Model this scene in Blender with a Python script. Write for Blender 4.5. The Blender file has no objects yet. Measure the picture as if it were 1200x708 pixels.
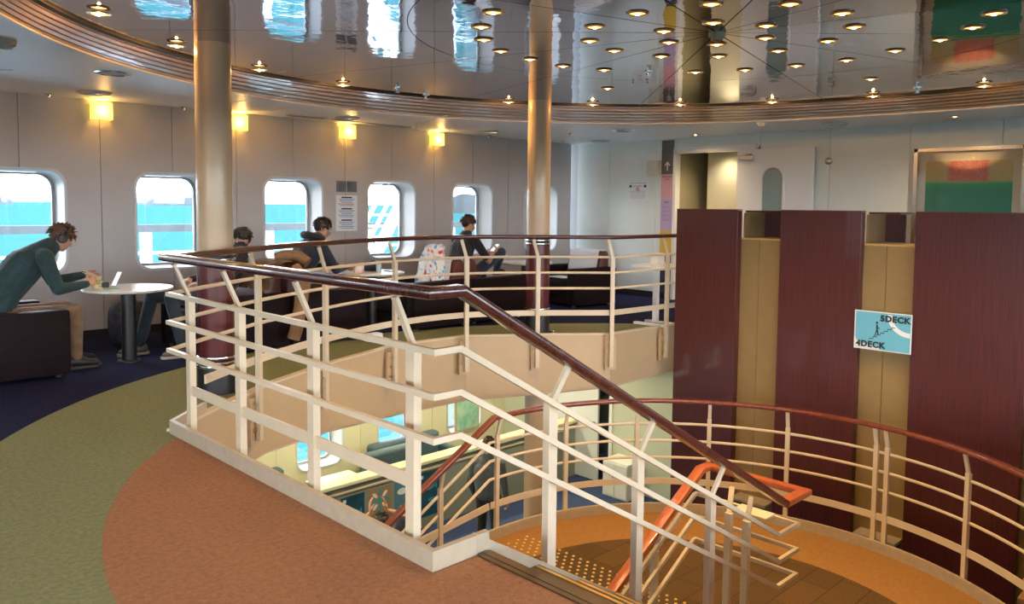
import bpy, bmesh, math, random
import numpy as np
from mathutils import Vector, Matrix

random.seed(7)
PI = math.pi
C = bpy.context.scene.collection
SC = bpy.context.scene

# ------------------------------------------------------------------ camera
F_PX, CX, CY, EYE = 936.0, 600.0, 303.0, 1.5
PITCH, ROLL, HEAD = math.radians(-3.8), math.radians(0.6), math.radians(45.4)
_fw = Vector((math.cos(PITCH)*math.cos(HEAD), math.cos(PITCH)*math.sin(HEAD), math.sin(PITCH)))
_rt = Vector((math.sin(HEAD), -math.cos(HEAD), 0))
_up = _rt.cross(_fw)
_R = math.cos(ROLL)*_rt + math.sin(ROLL)*_up
_U = math.cos(ROLL)*_up - math.sin(ROLL)*_rt
cd = bpy.data.cameras.new('camera')
cam = bpy.data.objects.new('camera', cd)
C.objects.link(cam)
cd.sensor_fit = 'HORIZONTAL'
cd.sensor_width = 36.0
cd.lens = 36.0*F_PX/1200.0
cd.shift_x = 0.0
cd.shift_y = -(354.0-CY)/1200.0
cd.clip_start = 0.05
cd.clip_end = 20000
M3 = Matrix((_R, _U, -_fw)).transposed()
cam.matrix_world = Matrix.Translation((0, 0, EYE)) @ M3.to_4x4()
SC.camera = cam

# ------------------------------------------------------------------ world and exposure
w = bpy.data.worlds.new('sky')
SC.world = w
w.use_nodes = True
wn = w.node_tree.nodes
wl = w.node_tree.links
wn.clear()
wo = wn.new('ShaderNodeOutputWorld')
wb = wn.new('ShaderNodeBackground')
tc = wn.new('ShaderNodeTexCoord')
sp = wn.new('ShaderNodeSeparateXYZ')
cr = wn.new('ShaderNodeValToRGB')
cr.color_ramp.elements[0].position = 0.0
cr.color_ramp.elements[0].color = (0.93, 0.97, 1.0, 1)
cr.color_ramp.elements[1].position = 1.0
cr.color_ramp.elements[1].color = (0.45, 0.68, 1.0, 1)
wl.new(tc.outputs['Generated'], sp.inputs[0])
wl.new(sp.outputs['Z'], cr.inputs[0])
wl.new(cr.outputs[0], wb.inputs['Color'])
wb.inputs['Strength'].default_value = 10.0
wl.new(wb.outputs[0], wo.inputs['Surface'])

sd = bpy.data.lights.new('sun', 'SUN')
sd.energy = 12.0
sd.angle = math.radians(1.5)
sd.color = (1.0, 0.95, 0.88)
sun = bpy.data.objects.new('sun', sd)
C.objects.link(sun)
# the sun stands high out to sea, ahead and to the left of the windows
sun.rotation_euler = Vector((0.90, -0.24, -0.62)).to_track_quat('-Z', 'Y').to_euler()

SC.view_settings.view_transform = 'Standard'
SC.view_settings.look = 'None'
SC.view_settings.gamma = 1.0
SC.view_settings.use_curve_mapping = False
SC.view_settings.exposure = 0.75
SC.cycles.max_bounces = 10
SC.cycles.diffuse_bounces = 5
SC.cycles.glossy_bounces = 5
SC.cycles.transparent_max_bounces = 10
SC.cycles.sample_clamp_indirect = 6.0
SC.cycles.caustics_reflective = False
SC.cycles.caustics_refractive = False


# ------------------------------------------------------------------ helpers
def ray(x, y):
    return _fw*F_PX + _R*(x-CX) + _U*(CY-y)


def at(x, y, z):
    r = ray(x, y)
    return Vector((0, 0, EYE)) + r*((z-EYE)/r.z)


def at_x(x, y, X):
    r = ray(x, y)
    return Vector((0, 0, EYE)) + r*(X/r.x)


def at_y(x, y, Y):
    r = ray(x, y)
    return Vector((0, 0, EYE)) + r*(Y/r.y)


MATS = {}


def mat(name, col=(0.8, 0.8, 0.8), rough=0.5, metal=0.0, noise=0.0, nscale=20.0, bump=0.0, bscale=None,
        emit=None, estr=0.0, coat=0.0, spec=0.5, stretch=None, col2=None, alpha=1.0, sheen=0.0, detail=3.0):
    if name in MATS:
        return MATS[name]
    m = bpy.data.materials.new(name)
    m.use_nodes = True
    n, l = m.node_tree.nodes, m.node_tree.links
    b = n['Principled BSDF']
    b.inputs['Base Color'].default_value = (*col, 1)
    b.inputs['Roughness'].default_value = rough
    b.inputs['Metallic'].default_value = metal
    b.inputs['Coat Weight'].default_value = coat
    b.inputs['Specular IOR Level'].default_value = spec
    b.inputs['Sheen Weight'].default_value = sheen
    if emit:
        b.inputs['Emission Color'].default_value = (*emit, 1)
        b.inputs['Emission Strength'].default_value = estr
    t = n.new('ShaderNodeTexCoord')
    mp = n.new('ShaderNodeMapping')
    l.new(t.outputs['Object'], mp.inputs[0])
    if stretch:
        mp.inputs['Scale'].default_value = stretch
    if noise or col2:
        nz = n.new('ShaderNodeTexNoise')
        nz.inputs['Scale'].default_value = nscale
        nz.inputs['Detail'].default_value = detail
        l.new(mp.outputs[0], nz.inputs['Vector'])
        r = n.new('ShaderNodeValToRGB')
        r.color_ramp.elements[0].position = 0.3
        r.color_ramp.elements[1].position = 0.7
        c2 = col2 or tuple(max(0, c*(1-noise)) for c in col)
        r.color_ramp.elements[0].color = (*c2, 1)
        r.color_ramp.elements[1].color = (*col, 1)
        l.new(nz.outputs['Fac'], r.inputs[0])
        l.new(r.outputs[0], b.inputs['Base Color'])
    if bump:
        nb = n.new('ShaderNodeTexNoise')
        nb.inputs['Scale'].default_value = bscale or nscale
        nb.inputs['Detail'].default_value = 4
        l.new(mp.outputs[0], nb.inputs['Vector'])
        bp = n.new('ShaderNodeBump')
        bp.inputs['Strength'].default_value = bump
        bp.inputs['Distance'].default_value = 0.02
        l.new(nb.outputs['Fac'], bp.inputs['Height'])
        l.new(bp.outputs[0], b.inputs['Normal'])
    MATS[name] = m
    return m


def glass_mat(name, tint=(1, 1, 1), refl=0.08):
    m = bpy.data.materials.new(name)
    m.use_nodes = True
    n, l = m.node_tree.nodes, m.node_tree.links
    n.clear()
    o = n.new('ShaderNodeOutputMaterial')
    tr = n.new('ShaderNodeBsdfTransparent')
    tr.inputs[0].default_value = (*tint, 1)
    gl = n.new('ShaderNodeBsdfGlossy')
    gl.inputs['Roughness'].default_value = 0.02
    fr = n.new('ShaderNodeFresnel')
    fr.inputs[0].default_value = 1.45
    mx = n.new('ShaderNodeMixShader')
    l.new(fr.outputs[0], mx.inputs[0])
    l.new(tr.outputs[0], mx.inputs[1])
    l.new(gl.outputs[0], mx.inputs[2])
    l.new(mx.outputs[0], o.inputs[0])
    MATS[name] = m
    return m


def mesh_obj(name, bm, m, parent=None, smooth=False, recalc=True):
    if recalc:
        bmesh.ops.recalc_face_normals(bm, faces=bm.faces)
    me = bpy.data.meshes.new(name)
    bm.to_mesh(me)
    bm.free()
    if smooth:
        for p in me.polygons:
            p.use_smooth = True
        try:
            me.set_sharp_from_angle(angle=math.radians(38))
        except Exception:
            pass
    if isinstance(m, (list, tuple)):
        for q in m:
            me.materials.append(q)
    else:
        me.materials.append(m)
    o = bpy.data.objects.new(name, me)
    C.objects.link(o)
    if parent is not None:
        o.parent = parent
    return o


def tag(o, label=None, cat=None, group=None, kind=None):
    if label:
        o['label'] = label
    if cat:
        o['category'] = cat
    if group:
        o['group'] = group
    if kind:
        o['kind'] = kind
    return o


def thing(name, label, cat, loc=(0, 0, 0), rz=0.0, group=None, kind=None):
    o = bpy.data.objects.new(name, None)
    o.empty_display_size = 0.1
    C.objects.link(o)
    o.location = loc
    o.rotation_euler = (0, 0, rz)
    return tag(o, label, cat, group, kind)


def dup(root, loc=None, rz=None, label=None, group=None):
    def cp(o, parent):
        c = o.copy()
        C.objects.link(c)
        c.parent = parent
        for ch in list(o.children):
            cp(ch, c)
        return c
    r = cp(root, None)
    if loc is not None:
        r.location = loc
    if rz is not None:
        r.rotation_euler = (0, 0, rz)
    if label:
        r['label'] = label
    if group:
        r['group'] = group
    return r


def bevel(bm, off=0.01, seg=2):
    bmesh.ops.bevel(bm, geom=list(bm.edges), offset=off, segments=seg, affect='EDGES', profile=0.6, clamp_overlap=True)
    return bm


def box(bm, x0, x1, y0, y1, z0, z1):
    vs = [bm.verts.new(p) for p in ((x0, y0, z0), (x1, y0, z0), (x1, y1, z0), (x0, y1, z0),
                                    (x0, y0, z1), (x1, y0, z1), (x1, y1, z1), (x0, y1, z1))]
    for f in ((0, 3, 2, 1), (4, 5, 6, 7), (0, 1, 5, 4), (1, 2, 6, 5), (2, 3, 7, 6), (3, 0, 4, 7)):
        bm.faces.new([vs[i] for i in f])
    return bm


def bx(x0, x1, y0, y1, z0, z1, bev=0.0, seg=2):
    b = box(bmesh.new(), x0, x1, y0, y1, z0, z1)
    if bev:
        bevel(b, bev, seg)
    return b


def obox(bm, c, dx, dy, dz, rz=0.0, m=None):
    """box of full size dx,dy,dz centred at c, turned rz about z (or by matrix m)"""
    R = m if m is not None else Matrix.Rotation(rz, 3, 'Z')
    vs = []
    for s in ((-1, -1, -1), (1, -1, -1), (1, 1, -1), (-1, 1, -1), (-1, -1, 1), (1, -1, 1), (1, 1, 1), (-1, 1, 1)):
        vs.append(bm.verts.new(Vector(c) + R @ Vector((s[0]*dx/2, s[1]*dy/2, s[2]*dz/2))))
    for f in ((0, 3, 2, 1), (4, 5, 6, 7), (0, 1, 5, 4), (1, 2, 6, 5), (2, 3, 7, 6), (3, 0, 4, 7)):
        bm.faces.new([vs[i] for i in f])
    return bm


def sweep(bm, path, prof, closed=False, caps=True, side_hint=None):
    """sweep a closed 2D profile (s = sideways, u = upwards) along a 3D path with mitred corners"""
    P = [Vector(p) for p in path]
    n = len(P)
    rings = []
    for i in range(n):
        a = P[i-1] if (i > 0 or closed) else None
        b = P[(i+1) % n] if (i < n-1 or closed) else None
        t1 = (P[i]-a).normalized() if a is not None else None
        t2 = (b-P[i]).normalized() if b is not None else None
        t1 = t1 or t2
        t2 = t2 or t1
        t = (t1+t2)
        t = t.normalized() if t.length > 1e-6 else t1
        s1 = Vector((t1.y, -t1.x, 0))
        s2 = Vector((t2.y, -t2.x, 0))
        if s1.length < 1e-5 and s2.length < 1e-5:
            s = Vector(side_hint or (1, 0, 0))
            k = 1.0
        else:
            if s1.length < 1e-5:
                s1 = s2.copy()
            if s2.length < 1e-5:
                s2 = s1.copy()
            s1.normalize()
            s2.normalize()
            s = (s1+s2)
            s = s.normalized() if s.length > 1e-6 else s1
            k = 1.0/max(0.45, s.dot(s1))
        u = s.cross(t)
        if u.length < 1e-6:
            u = Vector((0, 0, 1))
        u.normalize()
        cu = 1.0/max(0.6, math.sqrt(max(0.0, (1+t1.dot(t2))/2))) if k < 1.02 else 1.0
        rings.append([bm.verts.new(P[i] + s*(q[0]*k) + u*(q[1]*cu)) for q in prof])
    m = len(prof)
    rng = range(n if closed else n-1)
    for i in rng:
        a, b = rings[i], rings[(i+1) % n]
        for j in range(m):
            bm.faces.new((a[j], a[(j+1) % m], b[(j+1) % m], b[j]))
    if caps and not closed:
        bm.faces.new(list(reversed(rings[0])))
        bm.faces.new(rings[-1])
    return bm


def circ(r, n=8, ph=0.0):
    return [(r*math.cos(2*PI*i/n+ph), r*math.sin(2*PI*i/n+ph)) for i in range(n)]


def rect(wd, ht):
    return [(-wd/2, -ht/2), (wd/2, -ht/2), (wd/2, ht/2), (-wd/2, ht/2)]


def rrect(wd, ht, r, k=3):
    out = []
    for cx, cy, a0 in ((wd/2-r, ht/2-r, 0), (-wd/2+r, ht/2-r, 90), (-wd/2+r, -ht/2+r, 180), (wd/2-r, -ht/2+r, 270)):
        for i in range(k+1):
            a = math.radians(a0+90*i/k)
            out.append((cx+r*math.cos(a), cy+r*math.sin(a)))
    return out


def lathe(bm, prof, n=32, c=(0, 0, 0)):
    """prof = list of (r, z)"""
    rings = []
    for r, z in prof:
        if r < 1e-6:
            rings.append([bm.verts.new((c[0], c[1], c[2]+z))])
        else:
            rings.append([bm.verts.new((c[0]+r*math.cos(2*PI*i/n), c[1]+r*math.sin(2*PI*i/n), c[2]+z)) for i in range(n)])
    for a, b in zip(rings[:-1], rings[1:]):
        for i in range(n):
            j = (i+1) % n
            if len(a) == 1 and len(b) == 1:
                continue
            if len(a) == 1:
                bm.faces.new((a[0], b[i], b[j]))
            elif len(b) == 1:
                bm.faces.new((a[i], a[j], b[0]))
            else:
                bm.faces.new((a[i], a[j], b[j], b[i]))
    return bm


def prism(bm, poly, z0, z1):
    a = [bm.verts.new((p[0], p[1], z0)) for p in poly]
    b = [bm.verts.new((p[0], p[1], z1)) for p in poly]
    n = len(poly)
    bm.faces.new(list(reversed(a)))
    bm.faces.new(b)
    for i in range(n):
        bm.faces.new((a[i], a[(i+1) % n], b[(i+1) % n], b[i]))
    return bm


def prism_y(bm, poly, y0, y1):
    """polygon in the x-z plane, pushed along y"""
    a = [bm.verts.new((p[0], y0, p[1])) for p in poly]
    b = [bm.verts.new((p[0], y1, p[1])) for p in poly]
    n = len(poly)
    bm.faces.new(a)
    bm.faces.new(list(reversed(b)))
    for i in range(n):
        bm.faces.new((a[i], a[(i+1) % n], b[(i+1) % n], b[i]))
    return bm


def prism_x(bm, poly, x0, x1):
    a = [bm.verts.new((x0, p[0], p[1])) for p in poly]
    b = [bm.verts.new((x1, p[0], p[1])) for p in poly]
    n = len(poly)
    bm.faces.new(a)
    bm.faces.new(list(reversed(b)))
    for i in range(n):
        bm.faces.new((a[i], a[(i+1) % n], b[(i+1) % n], b[i]))
    return bm


def ring_fill(bm, outer, inner, z, flip=False):
    """flat face with a hole"""
    es = []
    for poly in (outer, inner):
        vs = [bm.verts.new((p[0], p[1], z)) for p in poly]
        for i in range(len(vs)):
            es.append(bm.edges.new((vs[i], vs[(i+1) % len(vs)])))
    bmesh.ops.triangle_fill(bm, use_beauty=True, use_dissolve=False, edges=es)
    return bm


def arc(c, r, a0, a1, n):
    return [(c[0]+r*math.cos(math.radians(a0+(a1-a0)*i/n)), c[1]+r*math.sin(math.radians(a0+(a1-a0)*i/n))) for i in range(n+1)]


def text_obj(s, size, m, parent, loc, rot, name='lettering', align='CENTER', bold=0.0, extr=0.0012, sx=1.0):
    cu = bpy.data.curves.new(name, 'FONT')
    cu.body = s
    cu.size = size
    cu.align_x = align
    cu.align_y = 'CENTER'
    cu.extrude = extr
    cu.offset = bold
    cu.space_character = 1.10 if bold else 1.0
    cu.resolution_u = 3
    cu.materials.append(m)
    tmp = bpy.data.objects.new(name, cu)
    C.objects.link(tmp)
    me = bpy.data.meshes.new_from_object(tmp.evaluated_get(bpy.context.evaluated_depsgraph_get()))
    bpy.data.objects.remove(tmp)
    o = bpy.data.objects.new(name, me)
    C.objects.link(o)
    o.parent = parent
    o.location = loc
    o.rotation_euler = rot
    o.scale = (sx, 1, 1)
    return o


def spot(parent, loc, energy, col, size=120, blend=0.8, rad=0.03, aim=(0, 0, -1), name='spot_light'):
    d = bpy.data.lights.new(name, 'SPOT')
    d.energy = energy
    d.color = col
    d.spot_size = math.radians(size)
    d.spot_blend = blend
    d.shadow_soft_size = rad
    o = bpy.data.objects.new(name, d)
    C.objects.link(o)
    o.parent = parent
    o.location = loc
    o.rotation_euler = Vector(aim).to_track_quat('-Z', 'Y').to_euler()
    return o


def point(parent, loc, energy, col, rad=0.04, name='point_light'):
    d = bpy.data.lights.new(name, 'POINT')
    d.energy = energy
    d.color = col
    d.shadow_soft_size = rad
    o = bpy.data.objects.new(name, d)
    C.objects.link(o)
    o.parent = parent
    o.location = loc
    return o


WARM = (1.0, 0.64, 0.28)

# ------------------------------------------------------------------ materials
m_wall = mat('wall_panel_paint_shaded', (0.55, 0.52, 0.52), 0.45, noise=0.05, nscale=3)  # backlit window wall, its shade put into the grey of the paint
m_wall2 = mat('wall_panel_paint_lit', (0.78, 0.84, 0.80), 0.45, noise=0.05, nscale=3)  # same panel paint, daylight on the cross wall put into the colour
m_ceil = mat('ceiling_panel_paint', (0.84, 0.86, 0.87), 0.42)
m_white = mat('white_paint', (0.85, 0.85, 0.84), 0.35)
m_rail = mat('cream_rail_paint', (0.70, 0.59, 0.43), 0.35, noise=0.06, nscale=9)
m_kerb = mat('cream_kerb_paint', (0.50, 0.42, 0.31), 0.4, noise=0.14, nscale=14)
m_fascia = mat('tan_fascia_paint', (0.58, 0.43, 0.26), 0.45, noise=0.06, nscale=4)
m_black = mat('black_rubber', (0.012, 0.012, 0.014), 0.45)
m_dark = mat('dark_void', (0.02, 0.018, 0.018), 0.7)
m_chrome = mat('chrome', (0.85, 0.85, 0.86), 0.12, metal=1.0)
m_steel = mat('brushed_steel', (0.55, 0.54, 0.52), 0.32, metal=1.0)
m_brass = mat('brass_nosing', (0.75, 0.52, 0.20), 0.3, metal=1.0)
m_glass = glass_mat('window_glass')


def wood(name, c1, c2, rough=0.3, stretch=(40, 40, 1.2), coat=0.3, nscale=2.0):
    m = mat(name, c1, rough, col2=c2, nscale=nscale, stretch=stretch, coat=coat, detail=6)
    return m


m_hand = wood('handrail_wood', (0.10, 0.022, 0.014), (0.05, 0.012, 0.010), 0.22, (3, 3, 3), 0.5, 9)
m_hand2 = wood('handrail_wood_warm_lit', (0.42, 0.10, 0.025), (0.30, 0.07, 0.02), 0.28, (3, 3, 3), 0.4, 9)  # same handrail wood, warm lamplight put into the orange colour
m_mahog = wood('mahogany_laminate', (0.115, 0.022, 0.020), (0.055, 0.012, 0.012), 0.33, (30, 30, 0.7), 0.15, 3)
m_colwood = wood('column_wood', (0.13, 0.022, 0.022), (0.075, 0.014, 0.016), 0.25, (30, 30, 0.7), 0.4, 3)
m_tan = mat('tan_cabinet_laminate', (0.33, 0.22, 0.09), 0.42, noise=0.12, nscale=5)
m_slat = wood('ceiling_slat_wood', (0.80, 0.60, 0.42), (0.60, 0.43, 0.29), 0.30, (2, 2, 60), 0.4, 5)
m_leather = mat('dark_maroon_leather', (0.014, 0.007, 0.009), 0.6, spec=0.12, noise=0.25, nscale=30, bump=0.15, bscale=120)
m_leather2 = mat('brown_leather', (0.12, 0.035, 0.03), 0.42, noise=0.2, nscale=30, bump=0.12, bscale=120)


def carpet_speckle(n, l, vec, ca, cb, scale=260):
    nz = n.new('ShaderNodeTexNoise')
    nz.inputs['Scale'].default_value = scale
    nz.inputs['Detail'].default_value = 2
    l.new(vec, nz.inputs['Vector'])
    nz2 = n.new('ShaderNodeTexNoise')
    nz2.inputs['Scale'].default_value = 38
    nz2.inputs['Detail'].default_value = 5
    nz2.inputs['Roughness'].default_value = 0.75
    l.new(vec, nz2.inputs['Vector'])
    ad = n.new('ShaderNodeMath')
    ad.operation = 'AVERAGE' if False else 'ADD'
    l.new(nz.outputs['Fac'], ad.inputs[0])
    l.new(nz2.outputs['Fac'], ad.inputs[1])
    r = n.new('ShaderNodeValToRGB')
    r.color_ramp.elements[0].position = 0.0
    r.color_ramp.elements[1].position = 1.0
    r.color_ramp.elements[0].color = (*ca, 1)
    r.color_ramp.elements[1].color = (*cb, 1)
    mr = n.new('ShaderNodeMapRange')
    mr.inputs['From Min'].default_value = 0.72
    mr.inputs['From Max'].default_value = 1.28
    l.new(ad.outputs[0], mr.inputs['Value'])
    l.new(mr.outputs[0], r.inputs[0])
    return r.outputs[0], ad.outputs[0]


def dist_mask(n, l, pos, c, r):
    sub = n.new('ShaderNodeVectorMath')
    sub.operation = 'SUBTRACT'
    l.new(pos, sub.inputs[0])
    sub.inputs[1].default_value = (c[0], c[1], 0)
    ml = n.new('ShaderNodeVectorMath')
    ml.operation = 'MULTIPLY'
    l.new(sub.outputs[0], ml.inputs[0])
    ml.inputs[1].default_value = (1, 1, 0)
    ln = n.new('ShaderNodeVectorMath')
    ln.operation = 'LENGTH'
    l.new(ml.outputs[0], ln.inputs[0])
    lt = n.new('ShaderNodeMath')
    lt.operation = 'LESS_THAN'
    l.new(ln.outputs['Value'], lt.inputs[0])
    lt.inputs[1].default_value = r
    return lt.outputs[0]


def mixc(n, l, fac, a, b):
    m = n.new('ShaderNodeMix')
    m.data_type = 'RGBA'
    l.new(fac, m.inputs[0])
    l.new(a, m.inputs[6])
    l.new(b, m.inputs[7])
    return m.outputs[2]


def deck_carpet():
    m = bpy.data.materials.new('deck_carpet')
    m.use_nodes = True
    n, l = m.node_tree.nodes, m.node_tree.links
    b = n['Principled BSDF']
    b.inputs['Roughness'].default_value = 0.95
    b.inputs['Specular IOR Level'].default_value = 0.04
    t = n.new('ShaderNodeTexCoord')
    pos = t.outputs['Object']
    blue, h = carpet_speckle(n, l, pos, (0.011, 0.013, 0.042), (0.030, 0.034, 0.085))
    green, h2 = carpet_speckle(n, l, pos, (0.150, 0.168, 0.092), (0.31, 0.330, 0.195))
    terra, h3 = carpet_speckle(n, l, pos, (0.24, 0.118, 0.066), (0.48, 0.245, 0.142))
    mg = dist_mask(n, l, pos, (4.9, 3.1), 4.55)
    mt = dist_mask(n, l, pos, (4.23, 2.66), 3.27)
    c = mixc(n, l, mg, blue, green)
    c = mixc(n, l, mt, c, terra)
    l.new(c, b.inputs['Base Color'])
    bp = n.new('ShaderNodeBump')
    bp.inputs['Strength'].default_value = 0.5
    bp.inputs['Distance'].default_value = 0.006
    l.new(h, bp.inputs['Height'])
    l.new(bp.outputs[0], b.inputs['Normal'])
    return m


def landing_carpet():
    m = bpy.data.materials.new('landing_carpet')
    m.use_nodes = True
    n, l = m.node_tree.nodes, m.node_tree.links
    b = n['Principled BSDF']
    b.inputs['Roughness'].default_value = 0.9
    b.inputs['Specular IOR Level'].default_value = 0.2
    t = n.new('ShaderNodeTexCoord')
    pos = t.outputs['Object']
    a, h = carpet_speckle(n, l, pos, (0.27, 0.135, 0.045), (0.42, 0.22, 0.075))
    # a darker inner half-disc of carpet tiles
    vo = n.new('ShaderNodeTexBrick')
    vo.inputs['Scale'].default_value = 1.0
    vo.inputs['Brick Width'].default_value = 0.5
    vo.inputs['Row Height'].default_value = 0.25
    vo.inputs['Mortar Size'].default_value = 0.004
    vo.inputs['Color1'].default_value = (0.13, 0.080, 0.036, 1)
    vo.inputs['Color2'].default_value = (0.20, 0.110, 0.045, 1)
    vo.inputs['Mortar'].default_value = (0.08, 0.04, 0.02, 1)
    l.new(pos, vo.inputs['Vector'])
    nz = n.new('ShaderNodeTexNoise')
    nz.inputs['Scale'].default_value = 60
    l.new(pos, nz.inputs['Vector'])
    mm = n.new('ShaderNodeMix')
    mm.data_type = 'RGBA'
    mm.blend_type = 'MULTIPLY'
    mm.inputs[0].default_value = 0.6
    l.new(vo.outputs['Color'], mm.inputs[6])
    l.new(nz.outputs['Fac'], mm.inputs[7])
    mk = dist_mask(n, l, pos, (5.0, 3.05), 1.85)
    c = mixc(n, l, mk, a, mm.outputs[2])
    l.new(c, b.inputs['Base Color'])
    bp = n.new('ShaderNodeBump')
    bp.inputs['Strength'].default_value = 0.4
    bp.inputs['Distance'].default_value = 0.006
    l.new(h, bp.inputs['Height'])
    l.new(bp.outputs[0], b.inputs['Normal'])
    return m


def plain_carpet(name, ca, cb):
    m = bpy.data.materials.new(name)
    m.use_nodes = True
    n, l = m.node_tree.nodes, m.node_tree.links
    b = n['Principled BSDF']
    b.inputs['Roughness'].default_value = 0.95
    b.inputs['Specular IOR Level'].default_value = 0.15
    t = n.new('ShaderNodeTexCoord')
    a, h = carpet_speckle(n, l, t.outputs['Object'], ca, cb)
    l.new(a, b.inputs['Base Color'])
    return m


m_deck = deck_carpet()
m_landing = landing_carpet()
m_bluecarpet = plain_carpet('blue_carpet', (0.03, 0.045, 0.12), (0.06, 0.09, 0.2))
m_stepcarpet = plain_carpet('step_carpet', (0.22, 0.09, 0.045), (0.36, 0.16, 0.08))

m_mirror = mat('mirror_ceiling_panel', (0.46, 0.48, 0.57), 0.03, metal=1.0, bump=0.115, bscale=1.6)
MATS['mirror_ceiling_panel'].node_tree.nodes['Bump'].inputs['Distance'].default_value = 0.05

# ------------------------------------------------------------------ key layout (metres; floor of the upper deck is z = 0)
WY = 9.45          # window wall
WX = 10.95         # far cross wall
ZC = 2.60          # white ceiling
ZM = 2.72          # mirror ceiling
ZL = -1.70         # stair landing
ZB = -3.40         # lower deck floor
ZF = -0.58         # underside of upper deck
MC = (5.0, 3.05)   # centre of the round ceiling
XN, XP = -7.0, WX
YN, YP = -5.5, WY

void = [(2.02, 5.20), (2.55, 5.62), (3.11, 6.02), (3.95, 6.45), (5.01, 6.84), (5.97, 6.80), (6.66, 6.34), (7.34, 5.80), (8.30, 5.76), (8.98, 5.76),
        (8.98, 0.35), (4.9, 0.35), (2.30, 0.62), (2.30, 2.47), (2.02, 2.47)]

# --- upper deck floor with the stair void, and the lower room's ceiling
bm = bmesh.new()
outer = [(XN, YN), (XP, YN), (XP, YP), (XN, YP)]
ring_fill(bm, outer, void, 0.0)
ext = bmesh.ops.extrude_face_region(bm, geom=list(bm.faces))
bmesh.ops.translate(bm, verts=[v for v in ext['geom'] if isinstance(v, bmesh.types.BMVert)], vec=(0, 0, -0.10))
tag(mesh_obj('floor', bm, m_deck), 'carpeted upper deck floor around the stair opening', kind='structure')
bm = bmesh.new()
ring_fill(bm, [(XN, YN), (XP+2, YN), (XP+2, YP+2), (XN, YP+2)], void, ZF+0.02)
ext = bmesh.ops.extrude_face_region(bm, geom=list(bm.faces))
bmesh.ops.translate(bm, verts=[v for v in ext['geom'] if isinstance(v, bmesh.types.BMVert)], vec=(0, 0, 0.05))
tag(mesh_obj('ceiling_lower', bm, mat('lower_ceiling', (0.72, 0.68, 0.58), 0.45)), 'cream ceiling of the deck below', kind='structure')

# fascia of the void: far side, one curved board with a white top edge
far = void[:10]


def offset_poly(path, d):
    out = []
    n = len(path)
    for i in range(n):
        a = Vector(path[max(0, i-1)])
        b = Vector(path[min(n-1, i+1)])
        t = (b-a).normalized()
        out.append((path[i][0]+t.y*d, path[i][1]-t.x*d))
    return out


def smooth_path(pts, it=2):
    P = [Vector(p) for p in pts]
    for _ in range(it):
        Q = [P[0]]
        for a, b in zip(P[:-1], P[1:]):
            Q += [a*0.75+b*0.25, a*0.25+b*0.75]
        Q.append(P[-1])
        P = Q
    return [tuple(p) for p in P]


fasc = thing('deck_edge_fascia', 'tan curved fascia board around the far edge of the stair opening', 'fascia', kind='structure')
del fasc['category']
bm = bmesh.new()
far_z = [-0.50, -0.52, -0.54, -0.62, -0.73, -0.72, -0.68, -0.61, -0.58, -0.58]
fo, fi = offset_poly(far, 0.02), offset_poly(far, -0.02)
vv = [[bm.verts.new((a_[0], a_[1], z_)) for a_, z_ in ((o_, 0.0), (i_, 0.0), (i_, zb), (o_, zb))] for o_, i_, zb in zip(fo, fi, far_z)]
for a_, b_ in zip(vv[:-1], vv[1:]):
    for j in range(4):
        bm.faces.new((a_[j], a_[(j+1) % 4], b_[(j+1) % 4], b_[j]))
mesh_obj('board', bm, m_fascia, fasc)
bm = bmesh.new()
sweep(bm, [(p[0], p[1], 0.012) for p in far], rect(0.06, 0.018))
mesh_obj('edge_trim', bm, m_rail, fasc)
bm = bmesh.new()
inner = offset_poly(far, -0.05)
sweep(bm, [(p[0], p[1], z_-0.012) for p, z_ in zip(inner, far_z)], rect(0.10, 0.024))
o = mesh_obj('wood_edging', bm, m_slat, fasc)
# near side fascia
bm = bmesh.new()
near = [void[9], void[10], void[11], void[12]]
sweep(bm, [(p[0], p[1], ZF/2-0.02) for p in near], rect(0.04, -ZF))
box(bm, 2.0, 2.04, 2.47, 5.2, ZF, -0.02)
mesh_obj('side_board', bm, m_fascia, fasc)

# kerb along the near edge
kerb = thing('kerb', 'cream steel kerb along the near edge of the stair opening', 'kerb', kind='structure')
del kerb['category']
bm = bmesh.new()
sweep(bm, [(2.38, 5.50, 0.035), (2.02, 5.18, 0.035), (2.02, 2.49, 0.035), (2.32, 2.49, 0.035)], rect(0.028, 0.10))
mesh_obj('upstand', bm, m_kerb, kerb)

# ------------------------------------------------------------------ window wall
WIN_W, WIN_Z0, WIN_Z1, WIN_R, PITCHW = 0.83, 0.73, 1.82, 0.16, 1.562
WIN_C0 = 3.745                       # centre of the second window in view
centres = [WIN_C0 + PITCHW*k for k in range(-6, 5)]
wl_root = thing('wall_left', 'grey panelled window wall with rounded windows', None, kind='structure')


def half_window_notch(xc, side):
    """points of the half hole from bottom to top on the given side (+1: notch opens to the right of xc)"""
    h = WIN_W/2
    r = WIN_R
    pts = [(xc, WIN_Z0)]
    for i in range(7):
        a = math.radians(-90+90*i/6)
        pts.append((xc+side*(h-r+r*math.cos(a)), WIN_Z0+r+r*math.sin(a)))
    for i in range(7):
        a = math.radians(90*i/6)
        pts.append((xc+side*(h-r+r*math.cos(a)), WIN_Z1-r+r*math.sin(a)))
    pts.append((xc, WIN_Z1))
    return pts


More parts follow.
